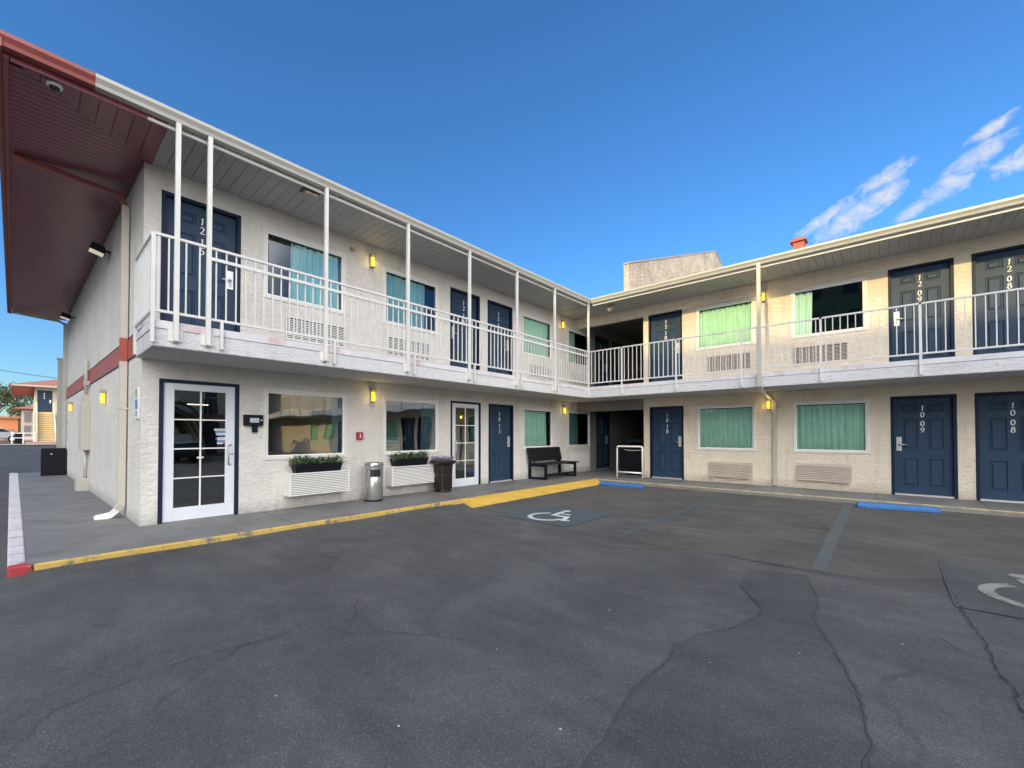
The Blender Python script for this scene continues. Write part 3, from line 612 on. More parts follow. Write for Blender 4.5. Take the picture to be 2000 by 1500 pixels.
# roof
RS = 0.33
s = MB()
R0 = 5.375
hx = -5.9; H1 = R0+RS*(1.29-hx)
hy = 19.6; H2 = R0+RS*(hy-(YW-1.29))
s.face([(1.29, -0.26, R0), (1.29, YW-1.29, R0), (hx, YW-1.29+7.2, H1), (hx, 6.8, H1)])
s.face([(1.29, -0.26, R0), (hx, 6.8, H1), (-12.95, -0.48, R0)])
s.face([(-12.95, -0.48, R0), (hx, 6.8, H1), (hx, 18.05, H1), (-13.1, 25, R0)])
s.face([(1.29, YW-1.29, R0), (34.3, YW-1.29, R0), (34.3, hy, H2), (hx+5.2, hy, H2), (hx, YW-1.29+7.2, H1)])
s.face([(34.3, hy, H2), (34.3, 28.3, R0), (-13.1, 28.3, R0), (hx, 18.05, H1), (hx+5.2, hy, H2)])
s.face([(34.3, YW-1.29, R0), (34.3, 28.3, R0), (34.3, hy, H2)])
rf = s.build('roof', SHING, MOT)
# stucco parapet wall standing across the roof ridge
s = MB(); s.mi = 0
pp = [(11.28, 5.40), (11.28, 6.29), (19.55, 9.32), (20.4, 9.02), (27.0, 6.8), (27.0, 5.4)]
s.sweep(pp, 2.14, 2.30, 'x')
s.build('parapet', stucco_mat('parapet_stucco', (0.50, 0.47, 0.38), 0.35, 1.0), MOT)
s = MB(); s.sweep([(11.26, 6.292), (11.26, 6.335), (19.55, 9.37), (20.43, 9.06), (20.43, 9.02), (19.55, 9.322)], 2.12, 2.32, 'x'); s.build('parapet_cap', mat('cap_metal', (0.35, 0.31, 0.27), 0.6), MOT)
# rear post and stub of a back wall behind the end of the walk
s = MB(); s.box(-13.18, -13.02, 0.62, 0.78, 0.1, 3.92); s.box(-13.21, -12.99, 0.59, 0.81, 3.92, 3.97); s.build('post', mat('post_grey', (0.40, 0.40, 0.36), 0.6), MOT)

# posts and railings ------------------------------------------------------
PY = [1.18, 1.51, 3.035, 4.548, 6.075, 7.60, 9.126]
for y in PY:
    s = MB(); s.box(1.224, 1.274, y-0.025, y+0.025, 2.56, 5.262); s.box(1.211, 1.223, y-0.075, y+0.075, 2.56, 2.70)
    s.box(1.212, 1.235, y-0.035, y+0.035, 2.545, 2.60); s.build('post', RAILM, MOT)
s = MB(); s.box(1.216, 1.266, 10.80, 10.85, 2.50, 5.262); s.build('post', RAILM, MOT)
def bal(s, axis, c, t, z0, z1, w=0.008):
    if axis == 'y': s.box(c-w, c+w, t-w, t+w, z0, z1)
    else: s.box(t-w, t+w, c-w, c+w, z0, z1)
def rail_bay(axis, c, a, b, n, second=True, stub=None):
    s = MB()
    def bx(t0, t1, c0, c1, z0, z1):
        if axis == 'y': s.box(c0, c1, t0, t1, z0, z1)
        else: s.box(t0, t1, c0, c1, z0, z1)
    bx(a, b, c-0.019, c+0.019, 3.812, 3.842); bx(a, b, c-0.016, c+0.016, 2.888, 2.918)
    if second: bx(a, b, c+0.017, c+0.032, 3.665, 3.705)
    for k in range(n): bal(s, axis, c, a+(b-a)*(k+0.5)/n, 2.919, 3.811)
    return s.build('railing', RAILM, MOT)
ys = [0.955] + PY + [10.80]
for i, (a, b) in enumerate(zip(ys, ys[1:])):
    a2 = a+(0.026 if i else 0.0); b2 = b-0.026
    n = max(2, round((b-a)/0.109)-1)
    rail_bay('y', 1.242, a2, b2, n, second=(a >= 1.5))
rail_bay('x', 0.955, 0.01, 1.222, 11, second=False)
for x, y in ((1.242, 0.955), (0.03, 0.955)):
    s = MB(); s.box(x-0.019, x+0.019, y-0.019, y+0.019, 2.52, 3.811); s.build('rail_post', RAILM, MOT)
for y in (1.66, 3.18, 4.70, 6.23, 7.76, 9.28):
    s = MB(); s.box(1.224, 1.262, y-0.017, y+0.017, 2.53, 2.887); s.build('rail_post', RAILM, MOT)
XS = [2.288, 3.784, 5.283, 6.774, 8.268, 9.77, 11.26, 12.76, 14.25, 15.75, 17.25, 18.75, 20.25, 21.75]
xs2 = [1.27] + XS
for a, b in zip(xs2, xs2[1:]):
    if a > 12: n = 10
    rail_bay('x', YW-1.30, a+(0.021 if a > 1.3 else 0), b-0.021, max(4, round((b-a)/0.116)-1), second=False)
for x in XS:
    s = MB(); s.box(x-0.02, x+0.02, YW-1.305, YW-1.275, 2.52, 3.811); s.build('rail_post', RAILM, MOT)

# doors ------------------------------------------------------------------
def arc(cx, cy, rx, ry, a0, a1, n=14):
    return [(cx+rx*math.cos(math.radians(a0+(a1-a0)*k/n)), cy+ry*math.sin(math.radians(a0+(a1-a0)*k/n))) for k in range(n+1)]
GLY = {   # strokes in a 0..0.6 x 0..1 cell
 '0': [arc(0.3, 0.5, 0.22, 0.46, 0, 360, 24)],
 '1': [[(0.22, 0.82), (0.34, 0.98)], [(0.36, 0.98), (0.34, 0.5), (0.26, 0.04)]],
 '2': [arc(0.3, 0.72, 0.2, 0.24, 160, -30, 12) + [(0.30, 0.28), (0.08, 0.06)], [(0.06, 0.07), (0.3, 0.05), (0.56, 0.05), (0.57, 0.16)]],
 '3': [arc(0.28, 0.74, 0.18, 0.2, 150, -80, 12), arc(0.27, 0.29, 0.24, 0.27, 85, -140, 14)],
 '4': [[(0.42, 0.98), (0.04, 0.32), (0.58, 0.32)], [(0.42, 0.98), (0.42, 0.02)]],
 '5': [[(0.52, 0.96), (0.18, 0.93), (0.14, 0.56)], arc(0.27, 0.33, 0.25, 0.28, 120, -140, 14)],
 '6': [arc(0.3, 0.3, 0.22, 0.27, 0, 360, 18), [(0.5, 0.95), (0.25, 0.8), (0.09, 0.4)]],
 '7': [[(0.06, 0.93), (0.55, 0.93), (0.25, 0.02)]],
 '8': [arc(0.3, 0.74, 0.17, 0.2, 0, 360, 18), arc(0.3, 0.28, 0.23, 0.25, 0, 360, 20)],
 '9': [arc(0.3, 0.68, 0.22, 0.27, 0, 360, 18), [(0.51, 0.6), (0.36, 0.2), (0.10, 0.05)]]}
def number(txt, parent, zt, h=0.112, y=-0.004, xc=0.0):
    s = MB(); z = zt
    for i, ch in enumerate(txt):
        for st in GLY[ch]:
            pts = [(xc+(px-0.3)*h*0.95, z-h+pz*h) for px, pz in st]
            s.ribbon(pts, (0.0085, 0.002), y)
            s.ribbon(pts, (0.002, 0.005), y-0.0006)
        z -= h*1.20 if i != 1 else h*1.65
    o = s.build('number', NUMM, parent, normals=False); return o
def panel(s, x0, x1, z0, z1):
    d = 0.014
    # recess border then raised field, as bevelled frames
    def ring(a, b, ya, yb):
        (x0a, x1a, z0a, z1a), (x0b, x1b, z0b, z1b) = a, b
        A = [(x0a, ya, z0a), (x1a, ya, z0a), (x1a, ya, z1a), (x0a, ya, z1a)]; B = [(x0b, yb, z0b), (x1b, yb, z0b), (x1b, yb, z1b), (x0b, yb, z1b)]
        for k in range(4): s.face([A[k], A[(k+1) % 4], B[(k+1) % 4], B[k]])
    r0 = (x0, x1, z0, z1); r1 = (x0+0.012, x1-0.012, z0+0.012, z1-0.012); r2 = (x0+0.028, x1-0.028, z0+0.028, z1-0.028); r3 = (x0+0.05, x1-0.05, z0+0.05, z1-0.05)
    ring(r0, r1, 0, 0.016); ring(r1, r2, 0.016, 0.016); ring(r2, r3, 0.016, 0.002)
    s.face([(r3[0], 0.002, r3[2]), (r3[1], 0.002, r3[2]), (r3[1], 0.002, r3[3]), (r3[0], 0.002, r3[3])])
def make_door(side, fl, u0, u1, num, lock, kind):
    f, rz = Rt(side); z0, z1 = dz[fl]; uc = (u0+u1)/2; hw = (u1-u0)/2; H = z1-z0
    rec = 0.075 if kind == 'room' else 0.02
    # leaf plane origin: local X right, -Y outward
    lw = hw-0.055; LH = H-0.05
    if kind == 'room':
        s = MB(); zb = 0.035
        px = [(-lw*0.70, -lw*0.17), (lw*0.17, lw*0.70)]; pz = [(LH*0.095, LH*0.375), (LH*0.475, LH*0.785), (LH*0.855, LH*0.935)]
        us = sorted({-lw, lw, *[v for p in px for v in p]}); zz = sorted({zb, LH, *[v for p in pz for v in p]})
        for a, b in zip(us, us[1:]):
            for c, d in zip(zz, zz[1:]):
                if any(abs(a-p[0]) < 1e-6 for p in px) and any(abs(c-p[0]) < 1e-6 for p in pz): panel(s, a, b, c, d)
                else: s.face([(a, 0, c), (b, 0, c), (b, 0, d), (a, 0, d)])
        s.face([(-lw, 0.04, zb), (-lw, 0.04, LH), (lw, 0.04, LH), (lw, 0.04, zb)])
        d = s.build('door', DOORM, MOT, loc=f(uc, z0, -rec), rz=rz, normals=False)
    else:
        s = MB(); zb = 0.01; st = 0.125 if kind == 'lobby' else 0.12; tz = 0.10; bz = 0.20
        s.box(-lw, -lw+st, 0, 0.04, zb, LH); s.box(lw-st, lw, 0, 0.04, zb, LH)
        s.box(-lw+st, lw-st, 0.001, 0.039, LH-tz, LH); s.box(-lw+st, lw-st, 0.001, 0.039, zb, bz)
        d = s.build('door', mat('lobby_door_paint', (0.66, 0.69, 0.74), 0.4, var=0.05), MOT, loc=f(uc, z0, -rec), rz=rz, bevel=0.004)
        gx0, gx1, gz0, gz1 = -lw+st, lw-st, bz, LH-tz
        s = MB(); s.face([(gx0, 0.02, gz0), (gx1, 0.02, gz0), (gx1, 0.02, gz1), (gx0, 0.02, gz1)]); s.build('pane', GLS2, d)
        s = MB(); m_ = (gx0+gx1)/2
        s.box(m_-0.010, m_+0.010, 0.006, 0.018, gz0, gz1)
        for k in (1, 2, 3):
            z = gz0+(gz1-gz0)*k/4; s.box(gx0, m_-0.010, 0.007, 0.017, z-0.009, z+0.009); s.box(m_+0.010, gx1, 0.007, 0.017, z-0.009, z+0.009)
        s.build('glazing_bar', TRIM, d)
        s = MB(); hx_ = (lw-0.05)*lock; s.tube([(hx_-0.0, -0.0, 0.80), (hx_-0.045*lock, -0.055, 0.81), (hx_-0.045*lock, -0.06, 0.86), (hx_-0.045*lock, -0.06, 1.06), (hx_-0.045*lock, -0.055, 1.10), (hx_+0.0, 0.0, 1.12)], 0.011)
        s.build('handle', SILV, d)
        s = MB(); s.lathe([(0.017, 0), (0.017, 0.008), (0.008, 0.010)], n=14); bmesh.ops.rotate(s.bm, verts=s.bm.verts, cent=(0, 0, 0), matrix=Matrix.Rotation(PI/2, 3, 'X')); bmesh.ops.translate(s.bm, verts=s.bm.verts, vec=(lock*(lw-0.035), -0.001, 0.97))
        s.build('lock', SILV, d)
        # interior beyond the glass
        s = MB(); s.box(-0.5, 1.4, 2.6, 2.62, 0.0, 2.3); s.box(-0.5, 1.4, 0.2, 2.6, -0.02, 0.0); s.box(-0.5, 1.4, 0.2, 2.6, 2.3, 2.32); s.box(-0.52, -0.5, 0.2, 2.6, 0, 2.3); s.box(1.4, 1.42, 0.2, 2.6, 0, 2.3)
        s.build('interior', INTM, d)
        if kind == 'lobby':
            s = MB(); s.box(0.12, 0.42, 1.4, 1.46, 1.80, 1.815); s.build('ceiling_lamp', mat('tube_lamp', (1, 0.95, 0.8), 0.4, emit=(1, 0.9, 0.65), estr=2.5), d)
            for (a, b, c, e, m_) in [(0.175, 0.355, 1.335, 1.365, PAPER), (0.19, 0.35, 1.30, 1.332, PAPB), (0.20, 0.34, 1.262, 1.296, PAPER), (0.215, 0.345, 1.19, 1.232, PAPER), (0.215, 0.345, 1.15, 1.188, PAPB), (0.215, 0.345, 1.125, 1.148, PAPER)]:
                s = MB(); s.box(a, b, 0.0165, 0.0175, c, e); s.build('sticker', m_, d)
            for r_, z in enumerate((1.35, 1.28, 1.211)):
                s = MB()
                for k in range(6): s.box(0.195+k*0.024, 0.209+k*0.024, 0.0150, 0.0160, z-0.008, z+0.008)
                s.build('sticker_lettering', PAPB, d)
            s = MB(); s.box(0.29, 0.345, 0.0150, 0.0160, 1.127, 1.150); s.build('sticker_flash', REDP, d)
            s = MB(); s.box(-0.045, 0.04, 0.0, 0.0045, 0.915, 0.94); s.build('label_plate', PAPER, d)
    # casing
    s = MB(); c0 = -0.0035
    dd = rec+0.03
    s.box(-hw, -lw-0.002, c0, dd, 0.0, H); s.box(lw+0.002, hw, c0, dd, 0.0, H); s.box(-lw-0.002, lw+0.002, c0+0.0005, dd, LH+0.003, H)
    s.build('door_frame', CASE, MOT, loc=f(uc, z0+0.001), rz=rz)
    if kind == 'room':
        s = MB(); s.box(-lw, lw, 0.004, rec+0.03, 0.0, 0.03); s.build('threshold', THRM, MOT, loc=f(uc, z0+0.002), rz=rz)
        hz = 0.93; lx = lock*(lw-0.075)
        s = MB(); s.box(lx-0.042, lx+0.042, -0.022, -0.001, hz, hz+0.29); s.box(lx-0.034, lx+0.034, -0.026, -0.0221, hz+0.19, hz+0.275)
        lk = s.build('lock', PLATE, d, bevel=0.004)
        s = MB(); s.tube([(lx, -0.02, hz+0.135), (lx, -0.055, hz+0.135), (lx-lock*0.02, -0.062, hz+0.135), (lx-lock*0.12, -0.062, hz+0.128)], 0.010); s.build('handle', SILV, d)
        s = MB(); s.box(lx-0.024, lx+0.024, -0.0235, -0.0221, hz+0.03, hz+0.165); s.build('lock_face', SCR, d)
        number(num, d, LH-0.155)
        d['label'] = 'navy six-panel door numbered %s' % num
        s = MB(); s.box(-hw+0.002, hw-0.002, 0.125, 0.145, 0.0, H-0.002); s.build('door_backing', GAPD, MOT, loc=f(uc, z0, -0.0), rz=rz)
    return d
for d_ in doors: make_door(*d_)

# windows ----------------------------------------------------------------
def curtain_mesh(x0, x1, z0, z1, seed):
    rnd = random.Random(seed); s = MB(); n = max(8, int((x1-x0)/0.011)); ph = rnd.random()*6; cols = []
    fr = 2*PI/0.125
    for k in range(n+1):
        x = x0+(x1-x0)*k/n; w1 = math.sin(x*fr+ph+0.9*math.sin(x*5+ph)); w2 = math.sin(x*fr*0.43+ph*2)
        row = []
        for q in range(7):
            t = q/6; z = z0+(z1-z0)*t
            sway = 0.02*math.sin(3*x+ph)*(1-t)
            row.append(s.bm.verts.new((x+sway, 0.080+0.038*w1*(0.6+0.5*(1-t))+0.010*w2, z)))
        cols.append(row)
    for a, b in zip(cols, cols[1:]):
        for q in range(6):
            f = s.bm.faces.new([a[q], b[q], b[q+1], a[q+1]]); f.smooth = True
    return s
def make_window(i, side, fl, u0, u1, cur, cm, gl):
    f, rz = Rt(side); z0, z1 = wz[fl]; hw = (u1-u0)/2; uc = (u0+u1)/2; H = z1-z0
    s = MB(); t = 0.062
    s.box(-hw, -hw+t, -0.022, 0.06, 0, H); s.box(hw-t, hw, -0.022, 0.06, 0, H); s.box(-hw+t, hw-t, -0.021, 0.059, H-t, H); s.box(-hw+t, hw-t, -0.021, 0.059, 0, t)
    w = s.build('window', mat('window_surround', (0.68, 0.66, 0.61), 0.55, var=0.05), MOT, loc=f(uc, z0), rz=rz, bevel=0.006)
    s = MB(); q = 0.018; a = hw-t
    s.box(-a, -a+q, -0.006, 0.04, t, H-t); s.box(a-q, a, -0.006, 0.04, t, H-t); s.box(-a+q, a-q, -0.005, 0.04, H-t-q, H-t); s.box(-a+q, a-q, -0.005, 0.04, t, t+q)
    s.build('frame', mat('white_vinyl', (0.82, 0.83, 0.82), 0.35), w)
    a -= q; c0, c1 = t+q, H-t-q
    s = MB(); s.face([(-a, 0.02, c0), (a, 0.02, c0), (a, 0.02, c1), (-a, 0.02, c1)]); s.build('pane', GLS2 if gl == 2 else GLS, w)
    if cur[1]-cur[0] > 0.02:
        curtain_mesh(-a+2*a*cur[0]-(0.03 if cur[0] == 0 else 0), -a+2*a*cur[1]+(0.03 if cur[1] == 1 else 0), c0-0.03, c1-0.02, 100+i).build('curtain', CURTB if cm == 'a' else CURT, w)
    s = MB(); e = 0.35; dp = 2.4
    s.face([(-a-e, dp, -0.3), (a+e, dp, -0.3), (a+e, dp, H+0.3), (-a-e, dp, H+0.3)])
    for sg in (-1, 1): s.face([(sg*(a+e), 0.165, -0.3), (sg*(a+e), dp, -0.3), (sg*(a+e), dp, H+0.3), (sg*(a+e), 0.165, H+0.3)])
    for z in (-0.3, H+0.3): s.face([(-a-e, 0.165, z), (a+e, 0.165, z), (a+e, dp, z), (-a-e, dp, z)])
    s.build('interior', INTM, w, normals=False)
    return w
WOBJ = [make_window(i, *w_) for i, w_ in enumerate(wins)]
# notice taped inside the second lobby window
s = MB(); s.box(0, 0.36, 0, 0.002, 0, 0.28); s.mi = 1; s.box(0.012, 0.348, -0.0012, -0.0002, 0.012, 0.268)
nw = s.build('window_notice', [PAPER, PAPT], None, loc=(-0.035, 4.895, 1.07), rz=PI/2)
tag(nw, 'small white and teal notice in the lower left corner of the lobby window', 'notice')
def text_mesh(txt, size, m, parent, loc, rz=0.0):
    c = bpy.data.curves.new('t', 'FONT'); c.body = txt; c.size = size; c.extrude = 0.0003; c.align_x = 'LEFT'
    o = bpy.data.objects.new('t', c); COL.objects.link(o); bpy.context.view_layer.update()
    me = bpy.data.meshes.new_from_object(o.evaluated_get(bpy.context.evaluated_depsgraph_get())); bpy.data.objects.remove(o)
    me.materials.clear(); me.materials.append(m)
    t = bpy.data.objects.new('lettering', me); COL.objects.link(t); t.parent = parent; t.location = loc; t.rotation_euler = (PI/2, 0, rz); return t
text_mesh('WELCOME', 0.060, INK, nw, (0.028, -0.0022, 0.205))
for z in (0.15, 0.075):
    s = MB()
    for k in range(6): s.box(0.03+k*0.030, 0.053+k*0.030, -0.0024, -0.0014, z, z+0.03)
    s.build('lettering', INK, nw)
s = MB(); s.mi = 0; s.box(0.222, 0.335, -0.0024, -0.0014, 0.055, 0.19); s.mi = 1
for (x, z, w_) in ((0.235, 0.14, 0.025), (0.275, 0.145, 0.03), (0.31, 0.15, 0.02), (0.24, 0.075, 0.03), (0.29, 0.08, 0.03)): s.box(x, x+w_, -0.0034, -0.0024, z, z+0.028)
s.build('icon_panel', [PAPER, INK], nw)

# downspouts (parts of the building)
def e2w(x, off): return (x + SK*off, ewy(x) - off)
s = MB()
x_ = -1.05
s.sqtube([(*e2w(x_, 0.06), 4.95), (*e2w(x_, 0.06), 2.90)], 0.10, 0.085)
s.sqtube([(*e2w(x_, 0.06), 2.54), (*e2w(x_, 0.06), 0.34), (*e2w(x_-0.02, 0.10), 0.27)], 0.10, 0.085)
s.box(x_-0.06, x_+0.06, ewy(x_)-0.115, ewy(x_)-0.001, 1.80, 1.83)
ds = s.build('downspout', mat('downspout_beige', (0.50, 0.46, 0.40), 0.45, var=0.05), MOT)
s = MB(); s.sqtube([(*e2w(x_, 0.06), 2.90), (*e2w(x_, 0.06), 2.54)], 0.101, 0.086); s.build('downspout_band', BAND, ds)
s = MB(); s.sqtube([(*e2w(x_-0.02, 0.10), 0.27), (*e2w(x_-0.05, 0.17), 0.19), (*e2w(x_-0.09, 0.34), 0.155)], 0.11, 0.075); s.build('downspout_shoe', TRIM, ds)
s = MB(); s.sqtube([(x_-0.02, -0.17, 5.19), (x_-0.01, 0.2, 5.165), (x_, 0.88, 5.10), (*e2w(x_, 0.06), 4.95)], 0.085, 0.07); s.build('downspout_arm', mat('arm_red', (0.26, 0.07, 0.06), 0.5), ds)
s = MB(); x_ = -12.1; s.sqtube([(x_, ewy(x_)-0.06, 5.0), (x_, ewy(x_)-0.06, 0.36), (x_+0.02, ewy(x_)-0.12, 0.24), (x_+0.05, ewy(x_)-0.42, 0.19)], 0.11, 0.09)
s.sqtube([(x_-0.4, -0.30, 5.19), (x_-0.1, 0.6, 5.06), (x_, ewy(x_)-0.06, 4.95)], 0.07, 0.06); s.build('downspout', GUTM, MOT)
s = MB(); yp = YW-1.36
s.sqtube([(5.662, yp, 5.262), (5.662, yp, 2.50), (5.675, yp+0.10, 2.40), (5.72, YW-0.16, 2.26), (5.722, YW-0.05, 2.18), (5.722, YW-0.05, 0.17)], 0.075, 0.06); s.build('downspout', GUTM, MOT)
# painted band round the end wall
s = MB(); s.box(-12.25, 0.0, -0.012, -0.002, 2.57, 2.88); s.build('painted_band', BAND, MOT, loc=(0, 1.03, 0), rz=ang)
s = MB(); s.box(-12.25, 0.0, -0.017, -0.002, 2.881, 2.895); s.box(-12.25, 0.0, -0.017, -0.002, 2.555, 2.569); s.build('band_bead', CASE, MOT, loc=(0, 1.03, 0), rz=ang)

# ------------------------------------------------------------------ fixtures on the walls: each a thing
def wall_lamp(side, u, z, label, on=True):
    if side == 'E': loc = (u, ewy(u), z); rz = ang
    else:
        f, rz = Rt(side); loc = f(u, z)
    e = empty('wall_lamp', loc, rz, label, 'wall lamp', 'yellow lamps on the motel walls')
    s = MB(); s.box(-0.052, 0.052, -0.095, -0.001, 0.086, 0.150); s.box(-0.045, 0.045, -0.022, -0.0015, -0.135, 0.0855); s.build('housing', HOUS, e, bevel=0.006)
    s = MB(); s.lathe([(0.026, -0.115), (0.037, -0.105), (0.037, 0.078)], c=(0, -0.050), n=16); s.build('lamp_shade', SHADE, e)
    s = MB()
    for z_ in (-0.118, -0.02, 0.0785): s.box(-0.041, 0.041, -0.092, -0.031, z_, z_+0.006)
    s.build('cage', HOUS, e)
    ld = bpy.data.lights.new('lamp_light', 'POINT'); ld.energy = 0.9; ld.color = (1.0, 0.72, 0.25); ld.shadow_soft_size = 0.04
    lo = bpy.data.objects.new('lamp_light', ld); COL.objects.link(lo); lo.parent = e; lo.location = (0, -0.14, -0.03)
    return e
wall_lamp('L', 4.565, 2.19, 'lit yellow wall lamp between the two lobby windows on the ground floor')
wall_lamp('L', 11.33, 2.19, 'lit yellow wall lamp above the right of the bench, left of the last ground window')
wall_lamp('L', 4.54, 4.90, 'lit yellow wall lamp between the two first balcony windows on the left wing')
wall_lamp('L', 11.25, 4.92, 'lit yellow wall lamp on the balcony near the inside corner of the wings')
wall_lamp('R', 5.59, 2.16, 'lit yellow wall lamp beside the downspout on the right wing ground floor')
wall_lamp('R', 5.505, 4.86, 'yellow wall lamp half behind the downspout on the right wing balcony')
wall_lamp('E', -3.32, 2.11, 'lit yellow wall lamp on the end wall nearer the electrical box')
wall_lamp('E', -9.95, 2.20, 'lit yellow wall lamp at the far end of the end wall')

def louvre(s, x0, x1, z0, z1, y, pitch, d=0.014):
    z = z0
    while z+pitch*0.6 < z1:
        s.hexa([(x0, y-d, z), (x1, y-d, z), (x1, y+0.004, z+pitch*0.25), (x0, y+0.004, z+pitch*0.25), (x0, y-d, z+pitch*0.35), (x1, y-d, z+pitch*0.35), (x1, y+0.004, z+pitch*0.60), (x0, y+0.004, z+pitch*0.60)])
        z += pitch
GAC = 'air conditioner outlets in the motel walls'
def ac_box(u0, u1, z0, z1, dep, label):
    f, rz = Rt('L'); e = empty('air_conditioner', f((u0+u1)/2, z0), rz, label, 'air conditioner', GAC); hw = (u1-u0)/2; H = z1-z0
    s = MB(); s.box(-hw, hw, -dep+0.014, -0.002, 0, H); s.build('cabinet', PTAC, e, bevel=0.005)
    s = MB(); s.box(-hw, -hw+0.02, -dep-0.004, -dep+0.0135, 0, H); s.box(hw-0.02, hw, -dep-0.004, -dep+0.0135, 0, H); s.box(-hw+0.02, hw-0.02, -dep-0.004, -dep+0.0135, H-0.02, H)
    louvre(s, -hw+0.02, hw-0.02, 0.006, H-0.02, -dep+0.009, 0.030, 0.012); s.build('grille', PTAC, e)
    s = MB(); s.box(-hw+0.02, hw-0.02, -dep+0.0125, -dep+0.0138, 0.003, H-0.003); s.build('grille_back', mat('ac_shadow', (0.22, 0.21, 0.21), 0.8), e); return e
ac_box(2.905, 3.965, 0.365, 0.752, 0.255, 'boxy white louvred air conditioner below the large lobby window with a long planter on top')
ac_box(4.885, 5.965, 0.355, 0.752, 0.245, 'boxy white louvred air conditioner left of the brown urn with a short planter on top')
def ac_grille(side, u0, u1, z0, z1, label, m, style='vert', tilt=0.0):
    f, rz = Rt(side); e = empty('air_conditioner', f((u0+u1)/2, z0), rz, label, 'air conditioner', GAC); hw = (u1-u0)/2; H = z1-z0
    s = MB(); s.box(-hw, hw, -0.008, -0.001, 0, H); s.build('sleeve', GAPD if style == 'vert' else m, e)
    s = MB()
    if style == 'vert':
        s.box(-hw, hw, -0.022, -0.009, H-0.02, H); s.box(-hw, hw, -0.022, -0.009, 0, 0.018); s.box(-hw, -hw+0.018, -0.022, -0.009, 0.018, H-0.02); s.box(hw-0.018, hw, -0.022, -0.009, 0.018, H-0.02)
        n = 8
        for k in range(1, n): x = -hw+2*hw*k/n; s.box(x-0.010, x+0.010, -0.021, -0.0095, 0.018, H-0.02)
        louvre(s, -hw+0.018, hw-0.018, 0.02, H-0.02, -0.014, 0.030, 0.008)
    elif style == 'flap':
        louvre(s, -hw, hw, 0.0, H, -0.02, 0.042, 0.012)
        for v in s.bm.verts:
            t = 1-v.co.z/H; v.co.y -= tilt*t + 0.004*math.sin(v.co.x*7)*t
            v.co.z += -0.012*(v.co.x/hw)*0.6
    else:
        s.box(-hw, hw, -0.022, -0.0085, 0, H)
    s.build('grille' if style != 'plain' else 'cover', m, e); return e
ac_grille('L', 9.63, 10.69, 0.36, 0.76, 'beige wall air conditioner cover behind the black bench', PTAC, 'plain')
ac_grille('L', 11.76, 12.86, 0.33, 0.80, 'plain pale air conditioner cover in the wall right of the black bench', PTAC, 'plain')
ac_grille('L', 2.915, 3.975, 3.06, 3.47, 'slotted air conditioner grille on the balcony right of door 1215', PTAC)
ac_grille('L', 4.91, 5.995, 3.06, 3.47, 'slotted air conditioner grille on the balcony left of door 1214', PTAC)
ac_grille('L', 9.63, 10.69, 3.07, 3.48, 'slotted air conditioner grille on the balcony right of door 1213', PTAC)
ac_grille('L', 11.70, 12.76, 3.07, 3.48, 'slotted air conditioner grille on the balcony beside the inside corner', PTAC)
ac_grille('R', 4.178, 5.225, 0.30, 0.685, 'warped beige louvred air conditioner flap right of door 1010', PTACB, 'flap', 0.05)
ac_grille('R', 6.165, 7.185, 0.34, 0.735, 'warped beige louvred air conditioner flap left of door 1009', PTACB, 'flap', 0.05)
ac_grille('R', 4.16, 5.20, 3.08, 3.51, 'slotted air conditioner grille on the balcony right of door 1210', PTACB)
ac_grille('R', 6.12, 7.15, 3.08, 3.49, 'slotted air conditioner grille on the balcony left of door 1209', PTACB)

# key drop box beside the lobby door
e = empty('drop_box', (0, 2.42, 1.56), PI/2, 'black key drop box on a short stem right of the lobby glass door', 'drop box')
s = MB(); s.box(-0.138, 0.138, -0.075, -0.001, 0, 0.175); s.build('housing', BLK, e, bevel=0.006)
s = MB(); s.box(-0.062, 0.072, -0.079, -0.0755, 0.05, 0.122); s.build('label_plate', SCR, e)
s = MB(); s.box(-0.015, 0.062, -0.05, -0.001, -0.11, -0.0005); s.build('stem', BLK, e, bevel=0.004)
s = MB(); s.tube([(0.108, -0.077, 0.088), (0.108, -0.084, 0.088)], 0.013, 12); s.build('button', PAPER, e)
# small red alarm box
e = empty('alarm_box', (0, 4.29, 1.315), PI/2, 'small red fire alarm pull box between the two lobby windows', 'alarm box')
s = MB(); s.box(-0.062, 0.062, -0.055, -0.001, 0, 0.145); s.build('housing', REDP, e, bevel=0.008)
s = MB(); s.box(-0.03, 0.03, -0.062, -0.056, 0.035, 0.05); s.box(-0.008, 0.008, -0.062, -0.056, 0.051, 0.115); s.build('pull_lever', PAPER, e)
# narrow sign on the end wall near the corner
e = empty('wall_sign', (-0.20, ewy(-0.20), 1.64), ang, 'narrow upright yellow and blue sign on the end wall beside the corner', 'sign')
s = MB(); s.box(-0.10, 0.10, -0.02, -0.001, 0, 0.44); s.build('board', PAPER, e)
s = MB(); s.box(-0.09, 0.09, -0.0235, -0.0205, 0.30, 0.43); s.build('yellow_panel', PAPY, e)
s = MB(); s.box(-0.09, 0.09, -0.0235, -0.0205, 0.14, 0.27); s.build('blue_panel', PAPB, e)
s = MB()
for z in (0.40, 0.375, 0.345, 0.32): s.box(-0.05, 0.05, -0.025, -0.024, z, z+0.010)
for z in (0.04, 0.065, 0.09): s.box(-0.06, 0.06, -0.025, -0.0205, z, z+0.008)
s.build('lettering', INK, e)
e = empty('junction_cover', (0, 4.12, 4.98), PI/2, 'small tan junction box high on the balcony wall left of the first lamp', 'junction box')
s = MB(); s.box(-0.02, 0.05, -0.03, -0.001, 0, 0.075); s.build('cover', HOUS, e)
s = MB(); s.box(-0.045, -0.03, -0.025, -0.001, 0.0, 0.07); s.build('clip', HOUS, e)
